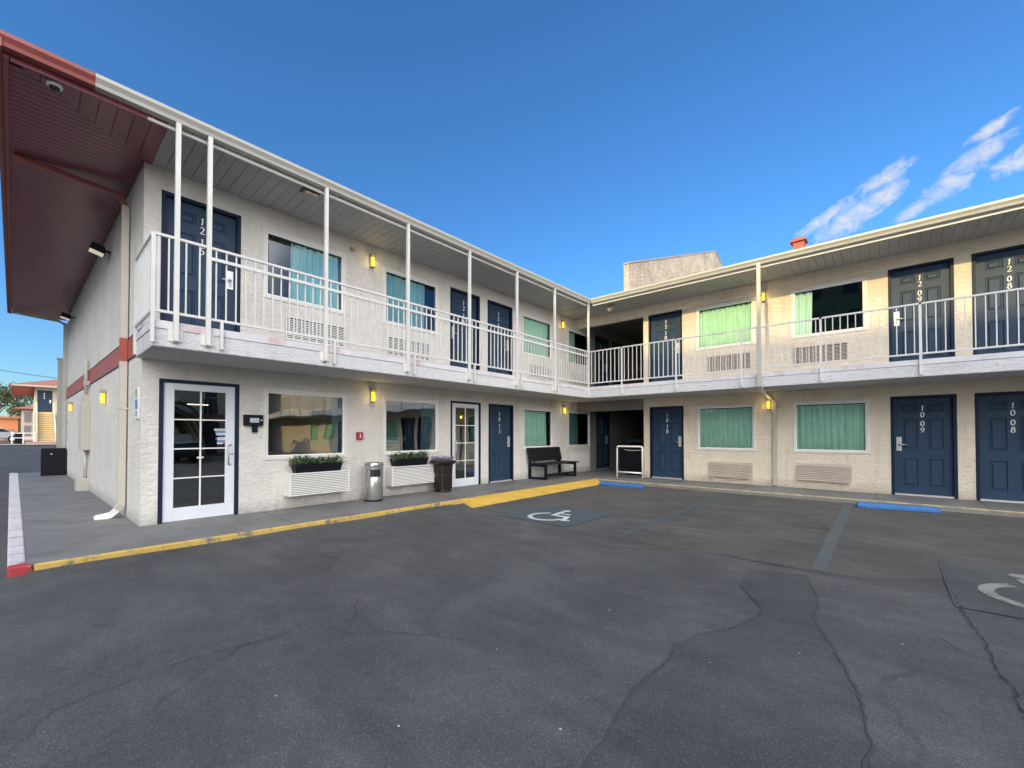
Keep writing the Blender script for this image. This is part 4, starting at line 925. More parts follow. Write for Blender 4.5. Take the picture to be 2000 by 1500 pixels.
for side_, u_, z_, lab_ in (('L', 2.36, 4.33, 'small round button on the balcony wall right of door 1215'), ('R', 7.68, 1.62, 'small round button on the wall left of door 1009'), ('R', 7.66, 4.33, 'small round button on the balcony wall left of door 1209')):
    f_, rz_ = Rt(side_); e = empty('wall_button', f_(u_, z_), rz_, lab_, 'button')
    s = MB(); s.tube([(0, -0.001, 0), (0, -0.014, 0)], 0.022, 14); s.build('plate', TRIM, e)
    s = MB(); s.tube([(0, -0.0145, 0), (0, -0.020, 0)], 0.009, 10); s.build('push_button', HOUS, e)
# electrical meter cabinet with its conduits
e = empty('electrical_box', (-5.95, ewy(-5.95), 0.14), ang, 'tall grey electrical cabinet with conduits on the end wall', 'electrical box')
GB = mat('cabinet_beige', (0.47, 0.44, 0.39), 0.5, var=0.05)
s = MB(); s.box(-0.22, 0.22, -0.15, -0.002, 0.92, 1.95); s.build('cabinet', GB, e, bevel=0.006)
s = MB(); s.box(-0.62, -0.225, -0.11, -0.002, 0.90, 1.75); s.build('side_cabinet', GB, e, bevel=0.006)
s = MB(); s.box(-0.15, 0.10, -0.12, -0.002, 1.955, 2.17); s.build('junction_box', GB, e)
s = MB(); s.tube([(-0.03, -0.06, 2.17), (-0.03, -0.06, 3.0)], 0.035); s.box(-0.14, 0.06, -0.10, -0.002, 2.40, 2.50); s.build('conduit', GB, e)
s = MB(); s.tube([(-0.08, -0.05, 0.915), (-0.08, -0.05, 0.28)], 0.030); s.build('conduit', GB, e)
s = MB(); s.box(-0.38, 0.10, -0.20, -0.002, 0.0, 0.28); s.build('pull_box', GB, e, bevel=0.006)
s = MB(); s.box(-0.50, -0.44, -0.125, -0.111, 1.28, 1.34); s.build('latch', BLK, e)
# floodlights under the red soffit
for x, lab in ((-3.05, 'black floodlight on the end wall under the red soffit, nearer one'), (-9.9, 'black floodlight on the end wall under the red soffit, farther one')):
    e = empty('floodlight', (x, ewy(x), 4.80), ang, lab, 'floodlight', 'floodlights under the red soffit')
    s = MB(); s.tube([(0, -0.0, 0), (0, -0.10, 0.02)], 0.02); s.build('arm', BLK, e)
    s = MB(); s.hexa([(-0.13, -0.30, -0.02), (0.13, -0.30, -0.02), (0.13, -0.08, -0.085), (-0.13, -0.08, -0.085), (-0.13, -0.26, 0.10), (0.13, -0.26, 0.10), (0.13, -0.09, 0.05), (-0.13, -0.09, 0.05)]); s.build('housing', BLK, e, bevel=0.008)
    s = MB(); s.face([(-0.115, -0.29, -0.027), (0.115, -0.29, -0.027), (0.115, -0.10, -0.083), (-0.115, -0.10, -0.083)]); s.build('lens', FLOODL, e)
# dome camera
e = empty('security_camera', (1.045, 0.14, ZC), 0, 'white dome security camera under the red soffit corner', 'camera')
s = MB(); s.lathe([(0.060, -0.001), (0.066, -0.02), (0.062, -0.045), (0.045, -0.05)], n=24); s.build('collar', TRIM, e)
s = MB(); s.lathe([(0.044, -0.046), (0.042, -0.062), (0.030, -0.078), (0.010, -0.087), (0.001, -0.088)], n=20); s.build('dome', mat('dome_black', (0.01, 0.015, 0.03), 0.08), e)
# soffit lights
for i, y in enumerate((2.88,)):
    e = empty('soffit_light', (1.02, y, ZC), 0, 'oblong jelly-jar soffit light above the first balcony window', 'ceiling light')
    s = MB(); s.box(-0.075, 0.075, -0.13, 0.13, -0.035, -0.001); s.build('base', mat('light_bronze', (0.12, 0.10, 0.09), 0.5), e, bevel=0.01)
    s = MB(); s.box(-0.06, 0.06, -0.11, 0.11, -0.075, -0.0355); s.build('diffuser', mat('diffuser_grey', (0.28, 0.28, 0.28), 0.3), e, bevel=0.02)
    s = MB(); s.box(0.0605, 0.064, -0.08, -0.01, -0.06, -0.04); s.box(0.0605, 0.064, 0.02, 0.09, -0.06, -0.04); s.build('lamp_glow', mat('weak_glow', (0.8, 0.5, 0.4), 0.5), e)
e = empty('soffit_spotlight', (1.72, 11.32, ZC), 0, 'beige bullet spotlight hanging from the soffit near the inside corner', 'spotlight')
HB = mat('spot_beige', (0.42, 0.34, 0.29), 0.5)
s = MB(); s.lathe([(0.06, -0.02), (0.06, -0.001)], n=18); s.tube([(0, 0, -0.02), (0.02, 0, -0.06)], 0.02); s.build('mount', HB, e)
s = MB(); s.tube([(0.06, 0.03, -0.05), (-0.07, -0.05, -0.15)], [0.06, 0.072], 16, cap=True); s.build('housing', HB, e)
s = MB(); s.tube([(-0.0705, -0.0505, -0.1505), (-0.074, -0.053, -0.154)], [0.060, 0.060], 16); s.build('lens', mat('spot_lens', (0.75, 0.75, 0.72), 0.3), e)

# ------------------------------------------------------------------ objects on the walk
# wall planters with trailing plants
def leaf_clump(s, cx, cy, cz, n, ex, ey, ez, sz, up=0.6, rnd=random):
    for _ in range(n):
        a = rnd.random()*2*PI; x = cx+rnd.uniform(-ex, ex); y = cy+rnd.uniform(-ey, ey); z = cz+abs(rnd.gauss(0, 1))*ez*0.6
        d = Vector((math.cos(a), math.sin(a), rnd.uniform(-0.2, up*2))).normalized()*sz*rnd.uniform(0.6, 1.5); w = d.cross(Vector((rnd.random(), rnd.random(), 1))).normalized()*sz*0.28
        p = Vector((x, y, z)); s.face([p, p+d*0.5+w, p+d, p+d*0.5-w])
def planter(y0, y1, z, x, label, seed):
    rnd = random.Random(seed); e = empty('planter', (x, (y0+y1)/2, z), PI/2, label, 'planter', 'black planters on the air conditioners'); hw = (y1-y0)/2; H = 0.135
    s = MB(); s.hexa([(-hw+0.035, -0.075, 0), (hw-0.035, -0.075, 0), (hw-0.035, 0.075, 0), (-hw+0.035, 0.075, 0), (-hw, -0.10, H), (hw, -0.10, H), (hw, 0.10, H), (-hw, 0.10, H)])
    s.box(-hw-0.008, hw+0.008, -0.108, 0.108, H+0.001, H+0.016); s.build('trough', BLK, e, bevel=0.003)
    s = MB(); s.face([(-hw+0.01, -0.09, H+0.018), (hw-0.01, -0.09, H+0.018), (hw-0.01, 0.09, H+0.018), (-hw+0.01, 0.09, H+0.018)]); s.build('soil', SOIL, e)
    s = MB(); k = -hw+0.03
    while k < hw-0.02:
        if rnd.random() < 0.88: leaf_clump(s, k, 0, H+0.01, 70, 0.06, 0.11, rnd.uniform(0.05, 0.11), 0.045, 0.9, rnd)
        k += 0.06
    for k in range(16):     # stems leaning out
        x0 = rnd.uniform(-hw, hw); d = Vector((rnd.uniform(-0.6, 0.6), rnd.uniform(-0.7, 0.2), 1)).normalized()
        for q in range(7):
            p = Vector((x0, -0.02, H))+d*0.02*q*rnd.uniform(0.8, 1.3); leaf_clump(s, p.x, p.y, p.z, 3, 0.01, 0.01, 0.01, 0.028, 0.6, rnd)
    s.build('plant', LEAF, e)
    s = MB()
    leaf_clump(s, -hw+0.01, -0.07, H-0.01, 90, 0.06, 0.04, 0.05, 0.03, 0.2, rnd); leaf_clump(s, 0.1, -0.06, H+0.02, 50, hw*0.5, 0.04, 0.05, 0.028, 0.5, rnd)
    s.build('plant', LEAF2, e)
    s = MB(); leaf_clump(s, 0.05, -0.06, H+0.05, 14, hw*0.8, 0.05, 0.05, 0.014, 0.5, rnd); s.build('flower', mat('petal_white', (0.75, 0.72, 0.7), 0.6), e)
    return e
planter(2.99, 3.84, 0.753, 0.145, 'long black planter of trailing green plants below the large lobby window', 3)
planter(4.96, 5.80, 0.753, 0.14, 'black planter of bushy green plants below the second lobby window', 5)
# stainless bin
e = empty('trash_can', (0.33, 4.42, Z0), 0.0, 'round stainless steel waste bin with ashtray top between the lobby windows', 'trash can')
R_ = 0.178
s = MB(); s.lathe([(R_-0.006, 0.03), (R_, 0.04), (R_, 0.60), (R_-0.004, 0.605)], n=44)
fs = [f for f in s.bm.faces if len(f.verts) > 8]; bmesh.ops.delete(s.bm, geom=fs, context='FACES_ONLY')
s.build('body', SILV, e)
s = MB(); s.lathe([(R_-0.012, 0.0), (R_-0.004, 0.003), (R_-0.004, 0.03), (R_-0.012, 0.032)], n=44); s.build('base_ring', BLK, e)
s = MB(); s.lathe([(R_+0.001, 0.606), (R_+0.004, 0.61), (R_+0.004, 0.715), (R_, 0.728), (R_-0.03, 0.735), (R_-0.035, 0.70), (0.02, 0.695)], n=44); s.build('rim', SILV, e)
s = MB(); s.lathe([(0.01, 0.7), (R_-0.037, 0.706), (R_-0.037, 0.71)], n=30); s.build('ash_tray', mat('sand_grey', (0.3, 0.3, 0.29), 0.8), e)
s = MB(); aa = [math.radians(t) for t in range(-52, 13, 8)]
for a, b in zip(aa, aa[1:]):
    r1 = R_+0.0065
    s.face([(r1*math.cos(a), r1*math.sin(a), 0.47), (r1*math.cos(b), r1*math.sin(b), 0.47), (r1*math.cos(b), r1*math.sin(b), 0.615), (r1*math.cos(a), r1*math.sin(a), 0.615)])
s.build('opening', mat('bin_opening', (0.02, 0.025, 0.03), 0.25), e)
s = MB(); aa = [math.radians(t) for t in range(-54, 15, 4)]
for z in (0.463, 0.617): s.tube([((R_+0.006)*math.cos(a), (R_+0.006)*math.sin(a), z) for a in aa], 0.005, 6)
s.build('opening_rim', SILV, e)
# urn with lavender
e = empty('plant_urn', (0.33, 6.13, Z0), 0, 'dark brown panelled urn of dry lavender left of the half glass door', 'urn')
s = MB()
def sq(r, z, n=32):
    ring = []
    for k in range(n):
        a = 2*PI*k/n+PI/n; c_, s_ = math.cos(a), math.sin(a); q = (abs(c_)**4+abs(s_)**4)**(-0.25); q = 1+(q-1)*0.75
        ring.append(s.bm.verts.new((r*q*c_, r*q*s_, z)))
    return ring
prof = [(0.165, 0), (0.17, 0.03), (0.155, 0.045), (0.158, 0.06), (0.175, 0.36), (0.183, 0.365), (0.183, 0.385), (0.176, 0.39), (0.196, 0.60), (0.235, 0.625), (0.26, 0.66), (0.262, 0.69), (0.235, 0.693), (0.21, 0.66), (0.05, 0.655)]
rings = [sq(r_, z) for r_, z in prof]
for a, b in zip(rings, rings[1:]):
    for k in range(32): s.bm.faces.new([a[k], a[(k+1) % 32], b[(k+1) % 32], b[k]])
s.bm.faces.new(rings[0][::-1]); s.bm.faces.new(rings[-1]); s.build('pot', BRN, e, bevel=0.003)
s = MB()
for side_ in range(4):
    for (za, zb, ra, rb) in ((0.09, 0.33, 0.163, 0.176), (0.42, 0.57, 0.181, 0.194)):
        for k in (-1, 0, 1):
            a = side_*PI/2; o_ = k*0.075
            def P_(off, z, r): return (r*math.cos(a)-off*math.sin(a), r*math.sin(a)+off*math.cos(a), z)
            s.hexa([P_(o_-0.028, za, ra-0.01), P_(o_+0.028, za, ra-0.01), P_(o_+0.028, za, ra+0.007), P_(o_-0.028, za, ra+0.007), P_(o_-0.028, zb, rb-0.01), P_(o_+0.028, zb, rb-0.01), P_(o_+0.028, zb, rb+0.007), P_(o_-0.028, zb, rb+0.007)])
s.build('panel', BRN, e, bevel=0.003)
s = MB(); rnd = random.Random(9)
for k in range(260):
    a = rnd.random()*2*PI; r_ = 0.17*math.sqrt(rnd.random()); x = r_*math.cos(a); y = r_*math.sin(a); h = rnd.uniform(0.05, 0.14)
    d = Vector((x*0.8+rnd.uniform(-0.05, 0.05), y*0.8+rnd.uniform(-0.05, 0.05), h)); p = Vector((x, y, 0.67)); w = Vector((math.cos(a*3), math.sin(a*3), 0))*0.005
    s.face([p-w*0.6, p+w*0.6, p+d*0.5+w*0.6, p+d*0.5-w*0.6]); s.face([p+d*0.5-w*1.2, p+d*0.5+w*1.2, p+d+w*0.3, p+d-w*0.3])
    w2 = Vector((w.y, -w.x, 0)); s.face([p+d*0.5-w2*1.2, p+d*0.5+w2*1.2, p+d+w2*0.3, p+d-w2*0.3])
s.build('lavender', LAV, e)
# bench
e = empty('bench', (0.30, 10.30, Z0), PI/2, 'black slatted metal and wood bench against the wall below the teal curtained window', 'bench')
L2 = 0.86
def frame_side(x):
    s = MB(); t = 0.035; w_ = 0.03
    s.box(x-w_, x+w_, -0.36, -0.29, 0.0, 0.415); s.box(x-w_, x+w_, 0.21, 0.28, 0.0, 0.60)
    s.box(x-w_, x+w_, -0.289, 0.209, 0.0, 0.055); s.box(x-w_, x+w_, -0.289, 0.209, 0.36, 0.413); s.build('frame', BLK, e, bevel=0.004)
frame_side(-L2+0.12); frame_side(L2-0.12)
s = MB()
for k in range(5): y = -0.40+k*0.118; s.box(-L2+0.03, L2, y, y+0.10, 0.416, 0.452)
s.build('seat', BLKW, e, bevel=0.005)
s = MB()
for k in range(4):
    z = 0.50+k*0.098; y = 0.15+0.24*(z-0.45); s.hexa([(-L2, y, z), (L2-0.1, y, z), (L2-0.1, y+0.035, z), (-L2, y+0.035, z), (-L2, y+0.025, z+0.092), (L2-0.1, y+0.025, z+0.092), (L2-0.1, y+0.06, z+0.092), (-L2, y+0.06, z+0.092)])
s.build('backrest', BLKW, e, bevel=0.004)
for x in (-L2+0.25, L2-0.35):
    s = MB(); s.hexa([(x-0.02, 0.16, 0.455), (x+0.02, 0.16, 0.455), (x+0.02, 0.20, 0.455), (x-0.02, 0.20, 0.455), (x-0.02, 0.285, 0.88), (x+0.02, 0.285, 0.88), (x+0.02, 0.30, 0.88), (x-0.02, 0.30, 0.88)]); s.build('back_support', BLK, e)
s = MB(); s.box(-L2+0.151, L2-0.151, -0.345, -0.30, 0.10, 0.16); s.build('stretcher', BLK, e)
# white guard rail by the breezeway
e = empty('guard_rail', (2.13, 11.62, Z0), 0, 'white tubular steel hoop guard in front of the breezeway', 'guard rail')
s = MB(); r_ = 0.028; pts = [(-0.40, 0, 0), (-0.40, 0, 0.86)] + [(-0.40+0.06*(1-math.cos(t)), 0, 0.86+0.06*math.sin(t)) for t in (0.5, 1.0, 1.57)] + [(0.34+0.06*math.sin(t), 0, 0.86+0.06*math.cos(t)) for t in (0, 0.57, 1.07, 1.57)] + [(0.40, 0, 0)]
s.tube(pts, r_, 12); s.build('hoop', mat('guard_white', (0.82, 0.80, 0.74), 0.4), e)
s = MB(); s.tube([(-0.37, 0, 0.16), (0.37, 0, 0.16)], 0.024, 10); s.build('crossbar', mat('guard_white', (0, 0, 0)), e)
e = empty('litter_bin', (1.85, 12.75, Z0), 0, 'tall black litter bin with pale band standing in the dark breezeway', 'bin')
s = MB(); s.box(-0.30, 0.30, -0.28, 0.28, 0.0, 0.86); s.build('body', BLK, e, bevel=0.05)
s = MB(); s.box(-0.315, 0.315, -0.295, 0.295, 1.0, 1.13); s.box(-0.28, 0.28, -0.05, 0.27, 0.861, 0.999); s.build('lid', BLK, e, bevel=0.03)
s = MB(); s.tube([(-0.31, -0.30, 0.80), (-0.15, -0.325, 0.775), (0.0, -0.33, 0.77), (0.15, -0.325, 0.775), (0.31, -0.30, 0.80)], 0.018, 8); s.build('band', mat('bin_band', (0.4, 0.4, 0.38), 0.5), e)
# wheel stops
def wheel_stop(x0, x1, y, rz, label, chip):
    e = empty('wheel_stop', ((x0+x1)/2, y, GZ+0.008), rz, label, 'wheel stop', 'blue wheel stops'); hw = (x1-x0)/2; s = MB(); n = 26; rnd = random.Random(chip); rings = []
    for k in range(n+1):
        x = -hw+2*hw*k/n; en = 0.02 if k in (0, n) else 0
        prof = [(-0.10, 0), (-0.092, 0.045), (-0.062, 0.090-en), (0.062, 0.090-en), (0.092, 0.045), (0.10, 0)]
        ring = []
        for a, b in prof:
            j_ = rnd.uniform(-1, 1)*0.006 if b > 0 else 0
            if k > n-3 and a < -0.05 and chip > 20: a += 0.035; b *= 0.8
            ring.append(s.bm.verts.new((x, a+j_, b+(j_*0.6 if b > 0 else 0))))
        rings.append(ring)
    for a, b in zip(rings, rings[1:]):
        for q in range(6): s.bm.faces.new([a[q], a[(q+1) % 6], b[(q+1) % 6], b[q]])
    s.bm.faces.new(rings[0]); s.bm.faces.new(rings[-1][::-1]); s.build('kerb_block', BLUE, e, bevel=0.005)
    s = MB()
    for x in (-hw*0.7, hw*0.7): s.tube([(x, 0, 0.088), (x, 0, 0.095)], 0.014, 10)
    s.build('anchor_pin', mat('rusty_pin', (0.12, 0.07, 0.05), 0.7), e)
wheel_stop(1.98, 3.22, 10.20, -0.03, 'blue concrete wheel stop at the end of the yellow ramp', 11)
wheel_stop(7.34, 8.47, 10.36, 0.14, 'chipped blue concrete wheel stop in front of door 1009', 27)
# end-walk condenser box
e = empty('condenser_box', (-11.75, 0.42, Z0), 0, 'black utility enclosure at the far end of the side walk', 'utility box')
s = MB(); s.box(-0.45, 0.12, -0.16, 0.36, 0.0, 0.84); s.build('cabinet', BLK, e, bevel=0.01)
s = MB(); s.box(0.1205, 0.14, -0.14, 0.34, 0.03, 0.80); s.build('door', BLK, e, bevel=0.004)
s = MB(); s.box(0.1405, 0.146, 0.03, 0.08, 0.66, 0.68); s.build('latch', PAPER, e)
# roof vent and pipe
e = empty('roof_vent', (6.02, 14.0, 6.40), 0, 'small red roof vent cap on the right wing roof', 'roof vent')
RV = mat('vent_red', (0.36, 0.085, 0.055), 0.6)
s = MB(); s.box(-0.13, 0.13, -0.13, 0.13, 0.0, 0.30); s.build('stack', RV, e)
s = MB(); s.hexa([(-0.19, -0.19, 0.301), (0.19, -0.19, 0.301), (0.19, 0.19, 0.301), (-0.19, 0.19, 0.301), (-0.13, -0.13, 0.40), (0.13, -0.13, 0.40), (0.13, 0.13, 0.40), (-0.13, 0.13, 0.40)]); s.build('cap', RV, e)
e = empty('vent_pipe', (10.22, 14.0, 6.35), 0, 'red curved vent pipe on the roof at the right edge', 'pipe')
s = MB(); s.tube([(-0.02+0.0, 0, 0.0), (-0.05, 0, 0.25)] + [(0.16-0.21*math.cos(t), 0, 0.45+0.24*math.sin(t)) for t in [k*0.26 for k in range(-2, 14)]], 0.022, 8); s.build('hoop', RV, e)
s = MB(); s.lathe([(0.07, -0.05), (0.07, 0.1)], n=12); s.build('base', RV, e)

# ------------------------------------------------------------------ far motel block and what stands around it
ZG = 0.62
F = empty('distant_motel', (-52, 0, ZG), 0, 'distant cream motel block with red eave and outside stair beyond the lot', 'motel')
def fp(name, m, fn, par=F, bevel=0, nrm=True):
    s = MB(); fn(s); return s.build(name, m, par, bevel=bevel, normals=nrm)
fp('wall', FARW, lambda s: s.box(-12, 0, 0.32, 16, 0, 5.24))
fp('roof', SHING, lambda s: (s.hexa([(-13.3, -1.05, 5.30), (1.3, -1.05, 5.30), (1.3, 17, 5.30), (-13.3, 17, 5.30), (-6.1, 6.2, 7.6), (-5.9, 6.2, 7.6), (-5.9, 10, 7.6), (-6.1, 10, 7.6)])))
fp('fascia', mat('far_trim', (0.55, 0.50, 0.42), 0.6), lambda s: s.box(-13.3, 1.3, -1.05, 17, 5.16, 5.299))
fp('soffit', mat('far_soffit_red', (0.50, 0.10, 0.07), 0.6), lambda s: s.box(-13.2, 1.2, -1.0, 0.31, 5.10, 5.158))
def hang(s): s.hexa([(-13.2, -1.12, 4.55), (1.32, -1.12, 4.95), (1.32, -1.06, 4.95), (-13.2, -1.06, 4.55), (-13.2, -1.12, 5.30), (1.32, -1.12, 5.30), (1.32, -1.06, 5.30), (-13.2, -1.06, 5.30)])
fp('valance', mat('far_valance_red', (0.55, 0.11, 0.07), 0.6), hang)
fp('balcony_slab', FARW, lambda s: s.box(0.001, 1.2, 1.65, 16, 2.33, 2.70))
fp('door', DOORM, lambda s: s.box(0.001, 0.03, 0.49, 1.46, 2.86, 4.92))
fp('number', NUMM, lambda s: [s.box(0.031, 0.035, 0.90, 0.97, 4.6-k*0.16, 4.7-k*0.16) for k in range(4)])
fp('lock', PLATE, lambda s: s.box(0.031, 0.05, 1.27, 1.38, 3.75, 4.05))
fp('window', TRIM, lambda s: s.box(0.001, 0.03, 1.78, 3.2, 3.70, 4.90)); fp('pane', CURTB, lambda s: s.box(0.031, 0.035, 1.84, 3.14, 3.76, 4.84))
fp('window', TRIM, lambda s: s.box(0.001, 0.03, 1.70, 3.1, 0.95, 2.15)); fp('pane', CURTB, lambda s: s.box(0.031, 0.035, 1.76, 3.04, 1.01, 2.09))
fp('landing', FARS, lambda s: s.box(0.002, 1.0, 0.45, 1.55, 2.70, 2.855))
def stairs(s):
    n = 16
    for k in range(n): s.box(1.0+k*0.27, 1.0+(k+1)*0.27, 0.50, 1.50, 2.70-(k+1)*0.168-0.05, 2.70-k*0.168)
fp('staircase', FARS, stairs)
fp('riser_strip', mat('far_riser_dark', (0.30, 0.21, 0.11), 0.85), lambda s: [s.box(1.0+(k+1)*0.27+0.001, 1.0+(k+1)*0.27+0.01, 0.50, 1.50, 2.70-(k+1)*0.168+0.02, 2.70-k*0.168-0.085) for k in range(16)])  # dark strips low on the risers, added to set the steps apart
for y in (0.42, 1.51):
    fp('stair_side', FARW, lambda s: s.hexa([(0.9, y, 2.5), (5.4, y, -0.0), (5.4, y+0.07, 0.0), (0.9, y+0.07, 2.5), (0.9, y, 3.75), (5.4, y, 0.95), (5.4, y+0.07, 0.95), (0.9, y+0.07, 3.75)]))
s = MB(); s.box(-47.9, -46.0, -0.2, 3.0, ZG-0.2, ZG+0.15); struct('kerb_red_far', s, mat('far_kerb', (0.45, 0.25, 0.2), 0.8))
s = MB(); s.face([(-46.0, -30, 0.60), (-43.2, -30, 0.57), (-43.2, 30, 0.57), (-46.0, 30, 0.60)]); struct('pavement_far', s, mat('far_pave', (0.33, 0.31, 0.29), 0.9, var=0.1))
e = empty('rail_fence', (-46.8, 0, ZG), 0, 'low white rail fence left of the distant stair', 'fence')
s = MB(); s.box(-0.03, 0.03, -0.95, 0.35, 0.85, 0.93); s.box(-0.03, 0.03, -0.95, 0.35, 0.45, 0.52); s.build('rail', TRIM, e)
for y in (-0.92, -0.3, 0.32):
    s = MB(); s.box(-0.04, 0.04, y-0.04, y+0.04, 0, 1.0); s.build('post', TRIM, e)
s = MB(); s.box(-47.9, -47.2, -0.78, -0.32, ZG, ZG+0.92); s.box(-47.93, -47.17, -0.81, -0.29, ZG+0.92, ZG+0.97); tag(s.build('utility_box', BLK, bevel=0.02), 'small black box behind the distant white rail fence', 'utility box')
O = empty('orange_building', (-80, 0, ZG), 0, 'low orange rendered building far off at the left edge', 'building')
s = MB(); s.box(-10, 0, -6.0, -0.95, 0, 2.9); s.build('wall', ORNG, O)
s = MB(); s.box(-10.4, 0.4, -6.3, -0.65, 2.9, 3.15); s.build('roof', mat('orange_roof', (0.45, 0.2, 0.1), 0.8), O)
s = MB(); s.box(0.001, 0.05, -2.2, -1.3, 0.0, 1.5); s.build('window', mat('far_glass', (0.25, 0.2, 0.18), 0.3), O)
Q = empty('cream_building', (-74, 0, ZG), 0, 'far cream two storey building with dark windows between orange building and stair', 'building')
s = MB(); s.box(-6, 0, -0.66, 4, 0, 4.0); s.build('wall', mat('far_pink', (0.62, 0.50, 0.42), 0.9), Q)
s = MB(); s.hexa([(-6.6, -1.5, 4.0), (0.6, -1.5, 4.0), (0.6, 4.6, 4.0), (-6.6, 4.6, 4.0), (-3.2, 1.5, 4.9), (-2.8, 1.5, 4.9), (-2.8, 1.8, 4.9), (-3.2, 1.8, 4.9)]); s.build('roof', SHING, Q)
for z in (0.6, 2.3):
    s = MB(); s.box(0.001, 0.04, -0.4, 0.2, z, z+1.3); s.build('window', mat('far_glass', (0, 0, 0)), Q)
# distant parked car
def simple_car(loc, rz, paint, label):
    e = empty('parked_car', loc, rz, label, 'car')
    s = MB(); prof = [(-2.2, 0.35), (-2.25, 0.65), (-1.9, 0.88), (-1.2, 0.95), (-0.55, 1.38), (0.75, 1.42), (1.5, 1.02), (2.15, 0.95), (2.22, 0.55), (2.15, 0.32)]
    s.sweep([(a, b) for a, b in prof], -0.86, 0.86, 'x'); s.build('body', paint, e, bevel=0.08)
    s = MB()
    for sg in (-1, 1): s.face([(sg*0.865, -1.05, 0.98), (sg*0.865, -0.5, 1.32), (sg*0.865, 0.7, 1.35), (sg*0.865, 1.3, 1.03)])
    s.face([(-0.7, -1.22, 1.0), (0.7, -1.22, 1.0), (0.64, -0.62, 1.39), (-0.64, -0.62, 1.39)]); s.build('window', mat('car_glass', (0.02, 0.03, 0.04), 0.1), e)
    for sx in (-0.87, 0.87):
        for y in (-1.4, 1.4):
            s = MB(); s.tube([(sx-0.1, y, 0.33), (sx+0.02, y, 0.33)], 0.33, 18); wh = s.build('wheel', BLK, e)
            s = MB(); s.tube([(sx+(0.021 if sx > 0 else -0.105), y, 0.33), (sx+(0.03 if sx > 0 else -0.115), y, 0.33)], 0.19, 14); s.build('rim', SILV, wh)
    return e
simple_car((-58.5, -2.45, ZG), 0.0, mat('car_silver', (0.30, 0.34, 0.42), 0.3, metal=0.3), 'silver car parked far off at the left edge of the lot')
# trees with separate trunk and leafy crown
def tree(loc, h, r, label, seed, n=900, leaf=0.35):
    rnd = random.Random(seed); e = empty('tree', loc, 0, label, 'tree', 'trees beyond the distant motel')
    s = MB(); s.tube([(0, 0, 0), (0.1, 0.05, h*0.3), (0.0, 0.1, h*0.55)], [0.28, 0.2, 0.12], 8)
    for k in range(6):
        a = k*1.1; s.tube([(0.05, 0.05, h*(0.3+0.04*k)), (r*0.5*math.cos(a), r*0.5*math.sin(a), h*(0.5+0.05*k))], [0.1, 0.03], 6)
    s.build('trunk', BARK, e)
    s = MB(); cl = [(rnd.uniform(-1, 1)*r*0.7, rnd.uniform(-1, 1)*r*0.7, h*rnd.uniform(0.42, 0.9), r*rnd.uniform(0.22, 0.42)) for _ in range(16)]
    for _ in range(n):
        c = cl[rnd.randrange(16)]; d = Vector((rnd.gauss(0, 1), rnd.gauss(0, 1), rnd.gauss(0, 0.8))).normalized()*c[3]*rnd.uniform(0.5, 1.1)
        p = Vector(c[:3])+d; u = Vector((rnd.gauss(0, 1), rnd.gauss(0, 1), rnd.gauss(0, 1))).normalized()*leaf*rnd.uniform(0.4, 1); v = u.cross(Vector((rnd.random(), rnd.random(), rnd.random()))).normalized()*leaf*0.5
        s.face([p-u*0.5, p+v*0.5, p+u*0.5, p-v*0.5])
    s.build('crown', TREE, e); return e
tree((-95, -0.9, ZG), 9.2, 3.6, 'tall green tree behind the orange building, left of the motel eave', 1, 1600, 0.5)
tree((-92, -3.4, ZG), 9.8, 3.0, 'dark tree cut by the left edge of the photo', 2, 1500, 0.5)
tree((-100, 3.6, ZG), 8.0, 3.4, 'tree showing under the distant red eave', 4, 1200, 0.5)
# overhead line
s = MB(); a = Vector((-40, -6, 7.0)); b = Vector((-40.0, 3.0, 5.6)); s.tube([a.lerp(b, k/10)-Vector((0, 0, 0.5*math.sin(PI*k/10)*0.5)) for k in range(11)], 0.018, 6); tag(s.build('power_line', BLK), 'thin dark overhead cable crossing the sky at far left', 'cable')

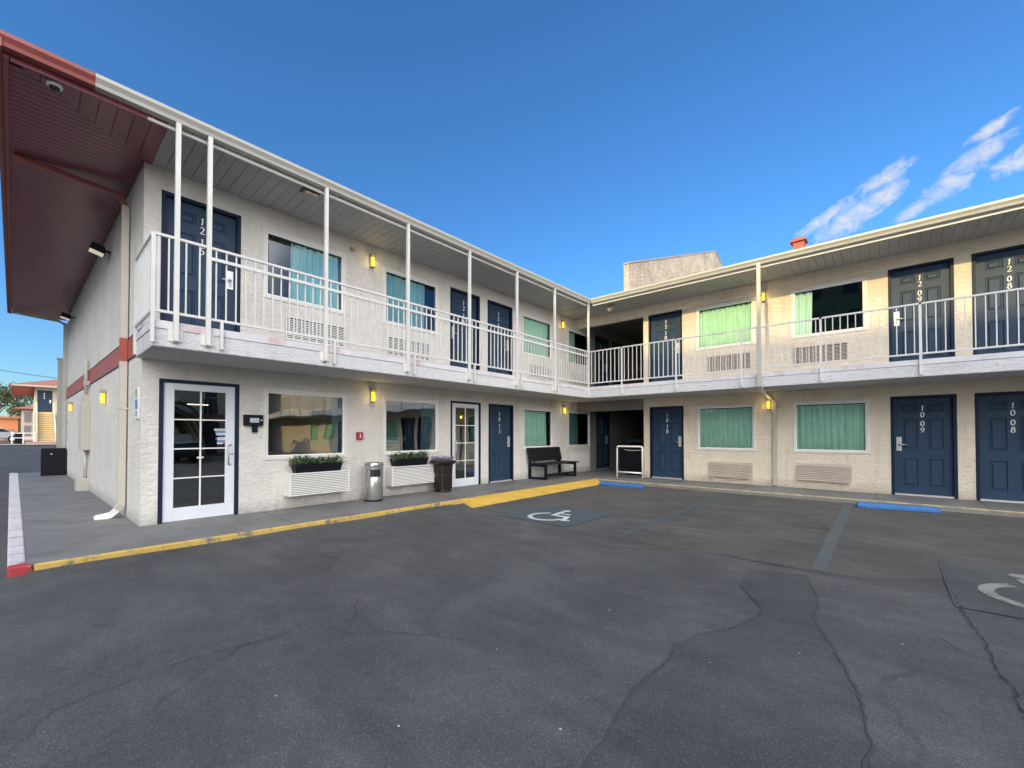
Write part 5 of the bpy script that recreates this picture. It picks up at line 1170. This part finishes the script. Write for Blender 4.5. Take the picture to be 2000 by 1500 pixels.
# ------------------------------------------------------------------ the rest of the court and an added shade block, behind and beside the camera
B = empty('shade_block', (0, 0, 0), 0, 'unseen stucco block added behind the camera to shade the court', 'building')  # added sun blocker, its height set by the shadow edge on the wall
s = MB(); s.box(-40, 21, -50, -33, 0, 19.7); s.build('wall', stucco_mat('shade_block_stucco', (0.30, 0.40, 0.24), 0.2, 0.3), B)
s = MB()
for k in range(17):
    for f_ in range(6): s.box(-38.6+k*3.3, -37.2+k*3.3, -33.02, -32.97, 1.2+f_*3.0, 2.6+f_*3.0)
s.build('window', mat('shade_block_glass', (0.03, 0.04, 0.05), 0.15), B)
E2 = empty('east_wing', (27, 0, 0), 0, 'two storey wing closing the far side of the court', 'building')
s = MB(); s.box(0, 8, -14, 10, 0, 5.3); s.build('wall', STUC, E2)
s = MB(); s.box(-1.3, 8.5, -14.5, 10.5, 5.3, 5.45); s.box(-1.2, -0.01, -14, 10, 2.5, 2.8); s.build('roof', SHING, E2)
s = MB()
for k in range(60): s.box(-1.2, -1.18, -13.9+k*0.4, -13.87+k*0.4, 2.8, 3.8)
s.box(-1.22, -1.16, -14, 10, 3.8, 3.84); s.build('railing', RAILM, E2)
for k in range(9):
    s = MB(); s.box(-0.03, -0.001, -13+k*2.6, -12.05+k*2.6, 0.14, 2.2); s.box(-0.03, -0.001, -13+k*2.6, -12.05+k*2.6, 2.82, 4.9); s.build('door', DOORM, E2)
simple_car((19.5, 4.6, GZ), PI/2, mat('car_green', (0.02, 0.05, 0.05), 0.25), 'dark green car parked beside the court, outside the frame')
e = empty('palm_tree', (22.5, 4.9, 0), 0, 'palm tree in the court, outside the frame', 'tree')
s = MB(); s.tube([(0, 0, 0), (0.1, 0, 1.5), (0.05, 0.05, 3.2)], [0.28, 0.22, 0.18], 10); s.build('trunk', BARK, e)
s = MB(); rnd = random.Random(3)
for k in range(34):
    a = rnd.random()*2*PI; el = rnd.uniform(-0.5, 1.2); pts = []
    for t in range(7):
        r_ = 0.32*t; pts.append(Vector((0.05+r_*math.cos(a)*math.cos(el*0.6), 0.05+r_*math.sin(a)*math.cos(el*0.6), 3.2+r_*math.sin(el)-0.09*t*t*0.5)))
    for p, q in zip(pts, pts[1:]):
        w_ = Vector((-math.sin(a), math.cos(a), 0))*0.22
        for sg in (-1, 1): s.face([p, q, q+sg*w_*0.9-Vector((0, 0, 0.1)), p+sg*w_-Vector((0, 0, 0.12))])
s.build('crown', LEAF, e)
